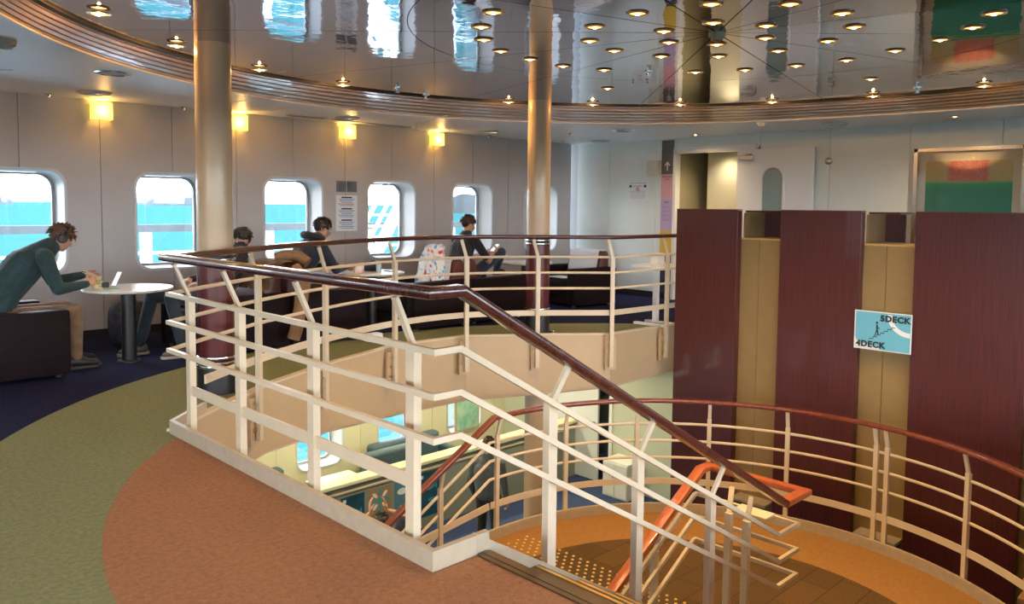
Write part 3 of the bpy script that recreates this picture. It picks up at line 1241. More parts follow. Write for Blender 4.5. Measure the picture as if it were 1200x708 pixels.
def post_part(parent, x, y, z0, z1, lean, zr, ang=0.0, wd=0.058, th=0.040, bolts=None):
    """post (x,y) from z0 to z1, a cranked bracket reaching the handrail offset by lean=(dx,dy) at height zr"""
    bm = bmesh.new()
    obox(bm, (x, y, (z0+z1)/2), wd, th, z1-z0, ang)
    p = mesh_obj('post', bm, m_rail, parent)
    bm = bmesh.new()
    a = Vector((x, y, z1-0.01))
    b = Vector((x+lean[0], y+lean[1], zr-0.015))
    d = (b-a).normalized()
    side = Vector((math.cos(ang), math.sin(ang), 0))
    u = d.cross(side)
    if u.length < 0.2:
        side = Vector((-math.sin(ang), math.cos(ang), 0))
        u = d.cross(side)
    u.normalize()
    s2 = u.cross(d).normalized()
    mm = Matrix((s2, u, d)).transposed()
    obox(bm, (a+b)/2, 0.034, 0.018, (b-a).length, m=mm)
    mesh_obj('bracket', bm, m_rail, p)
    return p


SL = 0.565
# ---- 1. near railing with the first flight's railing and the return to the second flight
R1o = thing('stair_railing', 'near cream railing with dark wood handrail, running down the first flight to the landing', 'railing', (0, 0, 0))
ZRL = -0.50


def f1(x, z0, xs=2.14):
    return z0-SL*(x-xs)


YF = 2.47
xe = 2.14+(1.15-ZRL)/SL
near_hand = [(1.985, 5.16, 1.15), (1.985, YF, 1.15), (2.14, YF, 1.15), (xe, YF, ZRL)]
rail_part('handrail', near_hand, HR, m_hand, R1o)
rail_part('handrail', [(xe-0.012, YF, ZRL), (xe+0.30, YF, ZRL-0.0), (xe+0.30, 3.24, ZRL), (5.24, 3.24, ZRL), (5.24-2.75, 3.24, ZRL-2.75*SL)], HR, m_hand2, R1o)['label'] = 'lower handrail, warm lamplight put into its orange-brown colour'
for z in (0.915, 0.735, 0.555):
    xb = 4.96
    zb = z-SL*(xb-2.12)
    rail_part('mid_rail', [(1.990, 5.14, z), (1.990, YF-0.02, z), (2.12, YF-0.02, z), (xb, YF-0.02, zb), (xb+0.27, YF-0.02, zb), (xb+0.27, 3.26, zb), (5.20, 3.26, zb), (5.20-2.7, 3.26, zb-2.7*SL)], rect(0.026, 0.026), m_rail, R1o, False)
bm = bmesh.new()
sweep(bm, [(2.085, 5.06, 0.30), (2.085, 2.70, 0.30)], rect(0.012, 0.062))
mesh_obj('flat_bar', bm, m_rail, R1o)
for y in (5.02, 4.33, 3.53, 2.71):
    post_part(R1o, 2.085, y, -0.30, 0.90, (-0.10, 0), 1.13, PI/2)
for x in (2.73, 3.43, 4.17):
    post_part(R1o, x, YF+0.03, f1(x, -0.10, 2.35), f1(x, 1.15)-0.235, (0.11, -0.03), f1(x, 1.15)-0.03, 0.0)
post_part(R1o, 4.98, 2.70, ZL, ZRL-0.17, (0.06, 0.0), ZRL, PI/2, 0.05, 0.04)
post_part(R1o, 5.02, 2.86, ZL, ZRL-0.17, (0.10, 0.04), ZRL, PI/2, 0.05, 0.04)
mesh_obj('gusset_plate', bx(5.06, 5.20, 2.60, 2.86, ZRL-0.16, ZRL-0.15), m_rail, R1o)
for x in (4.75, 3.95, 3.15):
    zz = ZRL-SL*(5.24-x)
    post_part(R1o, x, 3.30, zz-1.22, zz-0.235, (0.0, -0.06), zz, 0.0)

# stringers of the two flights
st = thing('staircase', 'two flights of carpeted stairs with cream stringers meeting at the round landing', 'staircase', (0, 0, 0))


def stringer(y0, y1, xa, za, xb, zb, dz=0.34, tp=0.09):
    bm = bmesh.new()
    prism_y(bm, [(xa, za+tp), (xb, zb+tp), (xb, zb-dz), (xa, za-dz)], y0, y1)
    return mesh_obj('stringer', bm, m_kerb, st)


TR = 0.3009
X0 = 2.30
XLAND = X0+9*TR
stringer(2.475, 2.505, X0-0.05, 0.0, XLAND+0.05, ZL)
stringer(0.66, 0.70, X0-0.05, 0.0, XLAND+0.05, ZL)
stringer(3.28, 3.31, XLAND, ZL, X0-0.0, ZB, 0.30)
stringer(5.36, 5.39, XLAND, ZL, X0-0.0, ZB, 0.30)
for k in range(9):
    xa = X0+TR*k
    z = -0.17*(k+1)
    bm = bmesh.new()
    box(bm, xa+0.012, xa+TR+0.03, 0.71, 2.473, z-0.04, z)
    box(bm, xa+0.012, xa+0.03, 0.71, 2.473, z, z+0.128)
    s = mesh_obj('step', bm, m_stepcarpet, st)
    bm = bmesh.new()
    box(bm, xa+TR-0.045, xa+TR+0.034, 0.71, 2.473, z+0.001, z+0.007)
    box(bm, xa+TR+0.030, xa+TR+0.036, 0.71, 2.473, z-0.035, z+0.001)
    mesh_obj('nosing', bm, mat('dark_bronze_nosing', (0.16, 0.11, 0.07), 0.35, metal=0.8), s)
    mesh_obj('brass_strip', bx(xa+TR+0.005, xa+TR+0.022, 0.72, 2.47, z+0.007, z+0.010), m_brass, s)
for k in range(9):
    xa = XLAND-TR*k
    z = ZL-0.17*(k+1)
    bm = bmesh.new()
    box(bm, xa-TR-0.03, xa-0.012, 3.312, 5.36, z-0.04, z)
    box(bm, xa-0.03, xa-0.012, 3.312, 5.36, z, z+0.128)
    s = mesh_obj('step', bm, m_stepcarpet, st)
    bm = bmesh.new()
    box(bm, xa-TR-0.034, xa-TR+0.045, 3.312, 5.36, z+0.001, z+0.007)
    mesh_obj('nosing', bm, m_brass, s)
bm = bmesh.new()
box(bm, X0-0.06, X0+0.012, 0.71, 2.46, 0.001, 0.008)
box(bm, X0-0.035, X0-0.020, 0.71, 2.46, 0.008, 0.011)
box(bm, X0+0.008, X0+0.014, 0.71, 2.46, -0.04, 0.001)
mesh_obj('top_nosing', bm, mat('dark_bronze_nosing', (0.16, 0.11, 0.07), 0.35, metal=0.8), st)

# ---- 2. the landing
LC = (5.22, 3.06)
LR = 2.36


def lcurve(r, n=40, a0=-96, a1=96):
    return arc(LC, r, a0, a1, n)


bm = bmesh.new()
prism(bm, [(XLAND-0.01, LC[1]-LR)] + arc(LC, LR, -90, 90, 48) + [(XLAND-0.01, LC[1]+LR)], ZL-0.10, ZL)
tag(mesh_obj('floor_landing', bm, m_landing), 'round stair landing with orange carpet', kind='structure')
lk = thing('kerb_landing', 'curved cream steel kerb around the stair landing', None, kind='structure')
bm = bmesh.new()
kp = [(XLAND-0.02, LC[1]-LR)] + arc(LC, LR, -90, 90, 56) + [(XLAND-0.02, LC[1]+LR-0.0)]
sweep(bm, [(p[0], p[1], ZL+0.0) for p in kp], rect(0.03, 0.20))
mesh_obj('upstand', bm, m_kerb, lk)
# gold tactile studs at the head of the second flight
ts = thing('tactile_studs', 'rows of small brass warning studs on the landing carpet', 'studs', (0, 0, 0))
bm0 = bmesh.new()
lathe(bm0, [(0.014, 0.0), (0.012, 0.006), (0.0, 0.009)], 8)
stud0 = None
for i in range(6):
    for j in range(22):
        x = XLAND+0.10+0.062*i
        y = 3.42+0.085*j+(0.0425 if i % 2 else 0)
        if stud0 is None:
            stud0 = mesh_obj('stud', bm0, mat('stud_brass', (0.95, 0.72, 0.30), 0.35, metal=0.5), ts, True)
            o = stud0
        else:
            o = stud0.copy()
            C.objects.link(o)
            o.parent = ts
        o.location = (x, y, ZL)

# ---- 3. landing railing with the outer rail of the second flight
R2o = thing('landing_railing', 'curved cream railing around the orange landing with a slim wooden handrail', 'railing', (0, 0, 0))
RH = LR-0.01


def lpath(r, z, xl):
    pts = [(p[0], p[1], z) for p in arc(LC, r, -90, 90, 48)]
    return pts+[(xl, LC[1]+r, z)]


zh = -0.51
xs = 5.12
hp = lpath(RH, zh, xs)+[(xs-3.0, LC[1]+RH, zh-3.0*SL)]
rail_part('handrail', hp, rrect(0.070, 0.042, 0.013, 2), wood('red_handrail_wood', (0.22, 0.050, 0.022), (0.13, 0.03, 0.016), 0.25, (3, 3, 3), 0.4, 9), R2o)
for z in (-0.765, -0.945, -1.125):
    rail_part('mid_rail', lpath(LR+0.045, z, xs)+[(xs-2.9, LC[1]+LR+0.045, z-2.9*SL)], circ(0.0145, 8), m_rail, R2o)
rail_part('flat_bar', [(p[0], p[1], -1.375) for p in arc(LC, LR+0.03, -90, 90, 48)]+[(xs, LC[1]+LR+0.03, -1.375)], rect(0.012, 0.065), m_rail, R2o, False)
rail_part('flat_bar', [(xs-0.02, LC[1]+LR+0.03, -1.375), (3.2, LC[1]+LR+0.03, -1.60)], rect(0.012, 0.065), m_rail, R2o, False)


def lpost(px, y=606):
    a = at(px, y, ZL+0.08)
    ang = math.atan2(a.y-LC[1], a.x-LC[0])
    cx_, cy_ = LC[0]+(LR+0.03)*math.cos(ang), LC[1]+(LR+0.03)*math.sin(ang)
    post_part(R2o, cx_, cy_, ZL-0.1, -0.70, (-0.05*math.cos(ang), -0.05*math.sin(ang)), zh, ang+PI/2, 0.042, 0.034)


for px, y in ((663, 599), (743, 588), (828.6, 591), (920, 606), (1016.5, 637), (1029.7, 641), (1139, 678)):
    lpost(px, y)
for k in (-48, -68, -88):
    a = math.radians(k)
    post_part(R2o, LC[0]+(LR+0.03)*math.cos(a), LC[1]+(LR+0.03)*math.sin(a), ZL-0.1, -0.70, (-0.05*math.cos(a), -0.05*math.sin(a)), zh, a+PI/2, 0.042, 0.034)
post_part(R2o, 5.20, LC[1]+LR+0.03, ZL-0.1, -0.70, (0, -0.05), zh, 0.0, 0.045, 0.034)
for x in (4.50, 3.7, 2.9):
    dz = SL*(xs-x)
    post_part(R2o, x, LC[1]+LR+0.03, ZL-dz+0.05, -0.70-dz, (0, -0.05), zh-dz, 0.0, 0.045, 0.034)

# ---- 4. far upper railing
R3o = thing('balcony_railing', 'far cream railing with dark handrail around the other side of the opening', 'railing', (0, 0, 0))
fpath = [(1.985, 5.13), (2.55, 5.56), (3.10, 5.93), (3.93, 6.36), (5.0, 6.75), (5.95, 6.72), (6.64, 6.27), (7.30, 5.73), (8.28, 5.68), (9.0, 5.68)]


def fp(off, z):
    q = [(p[0]+off[0], p[1]+off[1], z) for p in fpath]
    return q


fs = smooth_path(fpath[:7], 2)+fpath[7:]
rail_part('handrail', [(p[0], p[1], 1.145) for p in fs], rrect(0.072, 0.045, 0.014, 2), m_hand, R3o)
for z in (0.915, 0.735, 0.555):
    rail_part('mid_rail', [(p[0], p[1], z) for p in fs], circ(0.0145, 8), m_rail, R3o)
rail_part('flat_bar', [(p[0], p[1], 0.27) for p in fs if p[0] > 2.3], rect(0.012, 0.062), m_rail, R3o, False)
nseg = {299: 455, 378: 428, 460: 405, 545: 394.6, 629: 392.5, 716: 392.5, 778: 383}
fpl = []
for px, y in nseg.items():
    a = at(px, y, 0.0)
    # nearest point of the rail line
    best = None
    for p, q in zip(fs[:-1], fs[1:]):
        p2, q2, a2 = Vector(p), Vector(q), Vector((a.x, a.y))
        # intersect viewing direction with the segment
        d = q2-p2
        den = a2.x*d.y-a2.y*d.x
        if abs(den) < 1e-9:
            continue
        u_ = (p2.x*a2.y-p2.y*a2.x)/den
        if -0.001 <= u_ <= 1.001:
            h = p2+d*u_
            if best is None:
                best = (h, math.atan2(d.y, d.x))
    if best is None:
        continue
    h, ang = best
    nx, ny = math.sin(ang), -math.cos(ang)
    # the post hangs on the void face of the fascia; the rails run outside it
    post = post_part(R3o, h.x+nx*0.035, h.y+ny*0.035, -0.36, 0.91, (-nx*0.035-0.05*math.cos(ang), -ny*0.035-0.05*math.sin(ang)), 1.13, ang, 0.046, 0.038)
    bm = bmesh.new()
    obox(bm, (h.x-nx*0.015, h.y-ny*0.015, -0.21), 0.13, 0.03, 0.38, ang)
    mesh_obj('mounting_plate', bm, m_fascia, post)
    for zz in (-0.07, -0.17, -0.27):
        bm = bmesh.new()
        obox(bm, (h.x+nx*0.02-0.036*math.cos(ang), h.y+ny*0.02-0.036*math.sin(ang), zz), 0.022, 0.02, 0.022, ang)
        mesh_obj('bolt', bm, m_brass, post)
for x in (8.75,):
    post_part(R3o, x, 5.72, -0.3, 0.91, (0, 0), 1.13, 0, 0.05, 0.04)
# ------------------------------------------------------------------ mahogany panels and niches rising from the deck below
PX = 8.10
pan = [(5.42, 4.61), (4.10, 3.24), (2.73, 1.77), (1.30, 0.40)]
plab = ['left mahogany-clad tall panel, its side catching window light', 'middle mahogany-clad tall panel between the two tan niches',
        'right mahogany-clad tall panel in front of the framed picture', 'mahogany-clad tall panel out of view at the right']
for (a, b), lb in zip(pan, plab):
    o = thing('mahogany_panel', lb, 'panel', (PX, (a+b)/2, ZB), group='row of tall mahogany panels')
    hw = (a-b)/2
    hh = 1.475-ZB
    mesh_obj('face_board', bx(0.0, 0.02, -hw+0.001, hw-0.001, 0, hh, 0.002, 1), m_mahog, o)
    mesh_obj('carcass', bx(0.021, 0.095, -hw+0.004, hw-0.004, 0, hh-0.004), m_mahog, o)
    bm = bmesh.new()
    box(bm, 0.0, 0.098, -hw, hw, hh, hh+0.008)
    mesh_obj('top_edge', bm, mat('edge_band', (0.16, 0.05, 0.035), 0.35), o)
gaps = [((4.60, 4.11), 'tan recessed cabinet between the left and middle mahogany panels', 1.145, 0.0),
        ((3.23, 2.74), 'tan recessed cabinet behind the deck sign', 1.135, -0.06), ((1.76, 1.31), 'tan recessed cabinet right of the right mahogany panel', 1.14, 0.0)]
for (a, b), lb, zt_, sh in gaps:
    o = thing('niche_cabinet', lb, 'cabinet', (PX+0.10, (a+b)/2, ZB), group='tan cabinets between the mahogany panels')
    hw = (a-b)/2
    hh = zt_-ZB
    mesh_obj('front_panel', bx(0.0, 0.02, -hw-0.04, 0.032, 0, hh), m_tan, o)
    mesh_obj('front_panel', bx(0.0, 0.02, 0.038, hw+0.06, 0, hh), m_tan, o)
    mesh_obj('shelf_top', bx(-0.001, 0.50, -hw-0.04, hw+0.06, hh+0.001, hh+0.018), mat('shelf_painted_lit', (0.62, 0.42, 0.16), 0.35), o)  # tan shelf, light on its top put into the paler colour
    # open niche above the shelf: tan side towards the window wall, mahogany back and top
    yb_end = -hw+0.19 if abs(sh) > 0.01 else -hw
    mesh_obj('niche_side', bx(0.05, 0.50, hw, hw+0.02, hh+0.02, 1.445-ZB), m_tan, o)
    mesh_obj('niche_top', bx(0.05, 0.50, yb_end if abs(sh) > 0.01 else -hw, hw, 1.448-ZB, 1.472-ZB), m_mahog, o)
    mesh_obj('niche_back', bx(0.50, 0.52, yb_end+(0.10 if abs(sh) > 0.01 else 0), hw, hh+0.02, 1.472-ZB), m_mahog, o)
    mesh_obj('foot_ledge', bx(-0.20, -0.001, -hw+0.02, hw-0.06, ZL-0.09-ZB, ZL-0.06-ZB), m_kerb, o)
# wood ledge at the lower right
bm = bx(7.55, 8.08, 0.2, 1.62, ZL-0.06, ZL-0.02)
tag(mesh_obj('wood_ledge', bm, mat('pale_wood', (0.5, 0.3, 0.14), 0.45)), 'pale wooden ledge outside the landing at the lower right', 'ledge')

# ------------------------------------------------------------------ deck sign
m_sblue = mat('sign_blue', (0.16, 0.50, 0.66), 0.35)
m_swhite = mat('sign_white', (0.82, 0.84, 0.85), 0.4)
m_ink = mat('sign_ink', (0.02, 0.03, 0.04), 0.5)
SGN = PX-0.035
sg = thing('deck_sign', 'blue stairs sign reading 5DECK and 4DECK', 'sign', (SGN, 2.985, 0.30))
W_, H_ = 0.545, 0.385
mesh_obj('board', bx(0, 0.008, -W_/2, W_/2, -H_/2, H_/2), m_swhite, sg)
mesh_obj('blue_field', bx(-0.002, 0.0, -W_/2+0.010, W_/2-0.012, -H_/2+0.010, H_/2-0.010), m_sblue, sg)
sgi = thing('x', None, None)
bpy.data.objects.remove(sgi)
RT = (PI/2, 0, -PI/2)


def sgn_poly(pts, name, m, d):
    """pts in sign coordinates: right = viewer's right (world -Y), up"""
    bm = bmesh.new()
    a = [bm.verts.new((-d, -p[0], p[1])) for p in pts]
    bm.faces.new(a)
    ext_ = bmesh.ops.extrude_face_region(bm, geom=list(bm.faces))
    bmesh.ops.translate(bm, verts=[v for v in ext_['geom'] if isinstance(v, bmesh.types.BMVert)], vec=(0.0008, 0, 0))
    return mesh_obj(name, bm, m, sg)


# white curved arrow band sweeping from the top to the right edge
oc, n_ = (0.262, 0.165), 16
band = [(oc[0]+0.215*math.cos(math.radians(178+84*i/n_))*1.0, oc[1]+0.20*math.sin(math.radians(178+84*i/n_))) for i in range(n_+1)]
band2 = [(oc[0]+0.172*math.cos(math.radians(262-84*i/n_)), oc[1]+0.155*math.sin(math.radians(262-84*i/n_))) for i in range(n_+1)]
sgn_poly(band+[(0.26, -0.035), (0.26, 0.010)]+band2, 'white_band', m_swhite, 0.0032)
sgn_poly([(-0.262, -0.182), (-0.262, -0.07), (-0.25, -0.10), (-0.225, -0.125), (-0.20, -0.135), (-0.03, -0.150), (-0.02, -0.182)], 'white_band', m_swhite, 0.0032)
text_obj('5DECK', 0.080, m_ink, sg, (-0.006, -0.118, 0.128), RT, bold=0.0040, sx=1.05)
text_obj('4DECK', 0.080, m_ink, sg, (-0.006, 0.108, -0.140), RT, bold=0.0040, sx=1.05)
zig = []
x_, z_ = -0.12, -0.095
top = [(x_, z_)]
for k in range(7):
    z_ += 0.021
    top.append((x_, z_))
    x_ += 0.034
    top.append((x_, z_))
sgn_poly(top+[(p[0]+0.004, p[1]-0.007) for p in reversed(top)], 'stair_mark', m_ink, 0.0042)
figure = [[(-0.052+0.012*math.cos(i*PI/5), 0.083+0.012*math.sin(i*PI/5)) for i in range(10)],
          [(-0.060, 0.066), (-0.044, 0.066), (-0.040, 0.040), (-0.022, 0.026), (-0.026, 0.020), (-0.042, 0.028), (-0.040, 0.010), (-0.030, -0.035), (-0.040, -0.040), (-0.050, -0.008),
           (-0.062, -0.045), (-0.076, -0.052), (-0.078, -0.047), (-0.068, -0.035), (-0.058, 0.010)]]
for pl in figure:
    sgn_poly(pl, 'walker_mark', m_ink, 0.0042)

# ------------------------------------------------------------------ framed picture
def art_mat():
    m = bpy.data.materials.new('abstract_print')
    m.use_nodes = True
    n, l = m.node_tree.nodes, m.node_tree.links
    b = n['Principled BSDF']
    b.inputs['Roughness'].default_value = 0.6
    t = n.new('ShaderNodeTexCoord')
    s = n.new('ShaderNodeSeparateXYZ')
    l.new(t.outputs['Object'], s.inputs[0])
    nz = n.new('ShaderNodeTexNoise')
    nz.inputs['Scale'].default_value = 45
    nz.inputs['Detail'].default_value = 6
    l.new(t.outputs['Object'], nz.inputs['Vector'])
    nzc = n.new('ShaderNodeMath')
    nzc.operation = 'MULTIPLY_ADD'
    nzc.inputs[1].default_value = 0.05
    nzc.inputs[2].default_value = -0.025
    l.new(nz.outputs['Fac'], nzc.inputs[0])
    zz = n.new('ShaderNodeMath')
    l.new(s.outputs['Z'], zz.inputs[0])
    l.new(nzc.outputs[0], zz.inputs[1])
    r = n.new('ShaderNodeValToRGB')
    mr = n.new('ShaderNodeMapRange')
    mr.inputs['From Min'].default_value = -0.45
    mr.inputs['From Max'].default_value = 0.45
    l.new(zz.outputs[0], mr.inputs['Value'])
    l.new(mr.outputs[0], r.inputs[0])
    e = r.color_ramp.elements
    e[0].position = 0.0
    e[0].color = (0.05, 0.40, 0.27, 1)
    e[1].position = 1.0
    e[1].color = (0.78, 0.60, 0.30, 1)
    for p_, c_ in ((0.62, (0.07, 0.38, 0.25, 1)), (0.72, (0.06, 0.55, 0.24, 1)), (0.76, (0.62, 0.60, 0.26, 1))):
        q = e.new(p_)
        q.color = c_
    # pink speckled block, upper middle
    nz2 = n.new('ShaderNodeTexNoise')
    nz2.inputs['Scale'].default_value = 90
    l.new(t.outputs['Object'], nz2.inputs['Vector'])
    r2 = n.new('ShaderNodeValToRGB')
    r2.color_ramp.elements[0].position = 0.42
    r2.color_ramp.elements[0].color = (0.72, 0.12, 0.10, 1)
    r2.color_ramp.elements[1].position = 0.6
    r2.color_ramp.elements[1].color = (0.85, 0.45, 0.33, 1)
    l.new(nz2.outputs['Fac'], r2.inputs[0])
    ab = n.new('ShaderNodeMath')
    ab.operation = 'ABSOLUTE'
    l.new(s.outputs['Y'], ab.inputs[0])
    lt_ = n.new('ShaderNodeMapRange')
    lt_.inputs['From Min'].default_value = 0.25
    lt_.inputs['From Max'].default_value = 0.20
    l.new(ab.outputs[0], lt_.inputs['Value'])
    gt = n.new('ShaderNodeMapRange')
    gt.inputs['From Min'].default_value = 0.20
    gt.inputs['From Max'].default_value = 0.25
    l.new(s.outputs['Z'], gt.inputs['Value'])
    mu = n.new('ShaderNodeMath')
    mu.operation = 'MULTIPLY'
    l.new(lt_.outputs[0], mu.inputs[0])
    l.new(gt.outputs[0], mu.inputs[1])
    c = mixc(n, l, mu.outputs[0], r.outputs[0], r2.outputs[0])
    l.new(c, b.inputs['Base Color'])
    return m


pc = thing('framed_picture', 'large framed abstract print, pink block above green, on the pale wall', 'picture', (WX-0.02, 3.10, 1.60))
PW, PH = 1.25, 1.35
bm = bmesh.new()
for q in ((-PW/2, -PW/2+0.045, -PH/2, PH/2), (PW/2-0.045, PW/2, -PH/2, PH/2), (-PW/2, PW/2, PH/2-0.045, PH/2), (-PW/2, PW/2, -PH/2, -PH/2+0.045)):
    box(bm, -0.05, 0.0, q[0], q[1], q[2], q[3])
mesh_obj('frame', bm, mat('champagne_frame', (0.70, 0.62, 0.50), 0.25, metal=1.0), pc)
mesh_obj('mat_board', bx(-0.012, 0.0, -PW/2+0.03, PW/2-0.03, -PH/2+0.03, PH/2-0.03), mat('mat_board_cream', (0.80, 0.72, 0.55), 0.6), pc)
pr = mesh_obj('print', bx(-0.002, 0.002, -0.485, 0.485, -0.45, 0.48), art_mat(), pc)
pr.location = (-0.014, 0, 0.03)
bm = bmesh.new()
vs = [bm.verts.new(q) for q in ((-0.03, -PW/2+0.04, -PH/2+0.04), (-0.03, PW/2-0.04, -PH/2+0.04), (-0.03, PW/2-0.04, PH/2-0.04), (-0.03, -PW/2+0.04, PH/2-0.04))]
bm.faces.new(vs)
mesh_obj('glazing', bm, m_glass, pc)

# ------------------------------------------------------------------ wall signs and notices on the cross wall
m_grey = mat('sign_grey', (0.13, 0.12, 0.125), 0.4)
m_pink = mat('sign_pink', (0.72, 0.38, 0.45), 0.45)
m_purple = mat('sign_purple', (0.55, 0.42, 0.66), 0.45)
m_yellow = mat('sign_yellow', (0.75, 0.48, 0.06), 0.45)
m_navy = mat('sign_navy', (0.04, 0.06, 0.09), 0.4)
gs = thing('direction_sign', 'tall wall sign with white up arrow over pink, purple and yellow fields', 'sign', (WX-0.012, 7.52, 0))
segs = [('grey_field', 2.03, 2.58, m_grey), ('pink_field', 1.64, 2.03, m_pink), ('grey_strip', 1.62, 1.64, m_steel), ('purple_field', 1.12, 1.62, m_purple),
        ('yellow_field', 0.72, 1.12, m_yellow), ('navy_field', 0.05, 0.72, m_navy)]
for nme, z0, z1, mm_ in segs:
    mesh_obj(nme, bx(0, 0.012, -0.115, 0.115, z0, z1-0.002), mm_, gs)
bm = bmesh.new()
ar_ = [(-0.008, 2.09), (0.010, 2.09), (0.010, 2.20), (0.042, 2.165), (0.055, 2.178), (0.0, 2.24), (-0.055, 2.178), (-0.042, 2.165), (-0.010, 2.20)]
prism_x(bm, ar_, -0.004, -0.001)
mesh_obj('arrow_mark', bm, m_swhite, gs)
text_obj('Royal Suite', 0.042, m_ink, gs, (-0.002, 0, 1.995), RT)
text_obj('501 502', 0.028, m_ink, gs, (-0.002, 0, 1.95), RT)
text_obj('Suite', 0.038, m_ink, gs, (-0.002, 0, 1.58), RT)
m_lilac = mat('sign_lilac_ink', (0.40, 0.28, 0.52), 0.5)
for k in range(4):
    text_obj('503 505 507', 0.032, m_lilac, gs, (-0.002, 0, 1.50-0.07*k), RT)
bm = bmesh.new()
for (y_, z_, a_) in ((0.0, 0.55, 0),):
    obox(bm, (-0.003, 0.01, 0.60), 0.003, 0.02, 0.02)
    obox(bm, (-0.003, 0.01, 0.56), 0.003, 0.014, 0.07)
    obox(bm, (-0.003, -0.015, 0.535), 0.003, 0.05, 0.012)
    obox(bm, (-0.003, -0.04, 0.51), 0.003, 0.012, 0.05)
lathe_pts = [(0.018+0.04*math.cos(math.radians(200-20*i)), 0.52+0.04*math.sin(math.radians(200-20*i))) for i in range(0, 20)]
for p_, q_ in zip(lathe_pts[:-1], lathe_pts[1:]):
    obox(bm, (-0.003, (p_[0]+q_[0])/2, (p_[1]+q_[1])/2), 0.003, 0.016, 0.016)
mesh_obj('wheelchair_mark', bm, m_swhite, gs)

ab_ = thing('alarm_box', 'cream metal call box on the pale wall beside the arrow sign', 'box', (WX, 7.76, 2.13))
mesh_obj('housing', bx(-0.10, 0, -0.11, 0.11, -0.13, 0.13, 0.006, 1), mat('call_box_cream', (0.66, 0.64, 0.55), 0.4), ab_)
mesh_obj('door', bx(-0.106, -0.101, -0.098, 0.098, -0.115, 0.115), mat('call_box_cream', (0.66, 0.64, 0.55), 0.4), ab_)
mesh_obj('keyhole', bx(-0.112, -0.106, 0.03, 0.05, -0.02, 0.0), m_steel, ab_)
nt = thing('notice', 'white paper notice with two black symbols on the pale wall left of the call box', 'notice', (WX-0.003, 8.11, 1.76))
mesh_obj('paper', bx(-0.001, 0.001, -0.23, 0.23, -0.16, 0.16), m_swhite, nt)
m_faint = mat('faint_print', (0.45, 0.47, 0.52), 0.6)
bm = bmesh.new()
obox(bm, (-0.002, 0, 0.135), 0.001, 0.34, 0.010)
obox(bm, (-0.002, 0, 0.085), 0.001, 0.18, 0.016)
for k in range(5):
    obox(bm, (-0.002, 0.0, 0.0-0.028*k), 0.001, 0.34-0.03*(k % 3), 0.007)
mesh_obj('text_lines', bm, m_faint, nt)['kind'] = 'stuff'
bm = bmesh.new()
for s in (-1, 1):
    prism_x(bm, [(s*0.15-0.03, 0.065), (s*0.15+0.03, 0.065), (s*0.15+0.02, 0.10), (s*0.15, 0.112), (s*0.15-0.02, 0.10)], -0.0025, -0.0015)
mesh_obj('symbols', bm, m_ink, nt)
bm = bmesh.new()
ring_pts = [(0.03*math.cos(math.radians(20*i)), 0.03+0.03*math.sin(math.radians(20*i))) for i in range(19)]
for p_, q_ in zip(ring_pts[:-1], ring_pts[1:]):
    obox(bm, (-0.002, (p_[0]+q_[0])/2, (p_[1]+q_[1])/2), 0.001, 0.012, 0.012)
obox(bm, (-0.002, 0, 0.03), 0.001, 0.05, 0.010, m=Matrix.Rotation(0.8, 3, 'X'))
mesh_obj('red_mark', bm, mat('red_ink', (0.6, 0.08, 0.06), 0.5), nt)

# grey switch plates and notice on the window wall
for s, lb in ((-0.085, 'left of two grey square plates on the wall above the white notice'), (0.085, 'right of two grey square plates on the wall above the white notice')):
    o = thing('wall_plate', lb, 'wall plate', (6.11+s, WY-0.006, 1.735), group='grey wall plates above the notice')
    mesh_obj('plate', bx(-0.075, 0.075, -0.008, 0.006, -0.075, 0.075, 0.002, 1), mat('plate_grey', (0.16, 0.19, 0.22), 0.45), o)
    mesh_obj('insert', bx(-0.055, 0.055, -0.011, -0.008, -0.055, 0.055), mat('plate_grey_dark', (0.12, 0.14, 0.17), 0.4), o)
nt = thing('notice', 'tall white notice of blue and red text lines beside the man in the dark hoodie', 'notice', (6.11, WY-0.003, 1.37))
mesh_obj('paper', bx(-0.17, 0.17, -0.001, 0.001, -0.245, 0.245), m_swhite, nt)
bm1, bm2, bm3 = bmesh.new(), bmesh.new(), bmesh.new()
for k in range(3):
    z = 0.215-0.155*k
    mesh_obj('heading', obox(bmesh.new(), (0, -0.002, z), 0.17, 0.001, 0.018), m_ink, nt)
    for j in range(5):
        obox(bm2 if j != 3 or k != 0 else bm3, (-0.01*(j % 2), -0.002, z-0.026-0.021*j), 0.25-0.04*(j % 3), 0.001, 0.009)
bm1.free()
mesh_obj('text_lines', bm2, mat('blue_ink', (0.22, 0.33, 0.60), 0.6), nt)['kind'] = 'stuff'
mesh_obj('red_line', bm3, MATS['red_ink'], nt)
#PART2
# ------------------------------------------------------------------ outside: promenade, sea, islands
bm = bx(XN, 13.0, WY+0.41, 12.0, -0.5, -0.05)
tag(mesh_obj('promenade_deck', bm, mat('deck_pale_bounce', (0.58, 0.64, 0.68), 0.6)), 'outside deck beyond the windows', kind='structure')  # unseen deck surface, made pale to bounce sunlight onto the ceiling
pr_ = thing('promenade_railing', 'white and grey ship railing outside the windows, sea behind', 'railing', (0, 0, 0))
zt1 = at_y(190, 267, 11.8).z
m_out = mat('outside_white', (0.75, 0.77, 0.78), 0.5)
m_teak = mat('weathered_teak', (0.07, 0.075, 0.075), 0.6)
mesh_obj('top_rail', bx(XN, 13.0, 11.76, 11.84, zt1-0.06, zt1+0.05), m_teak, pr_)
for z in (zt1-0.36, zt1-0.66):
    mesh_obj('lower_rail', bx(XN, 13.0, 11.785, 11.815, z-0.02, z+0.02), m_out, pr_)
x = at_y(172, 290, 11.8).x - 1.9*3
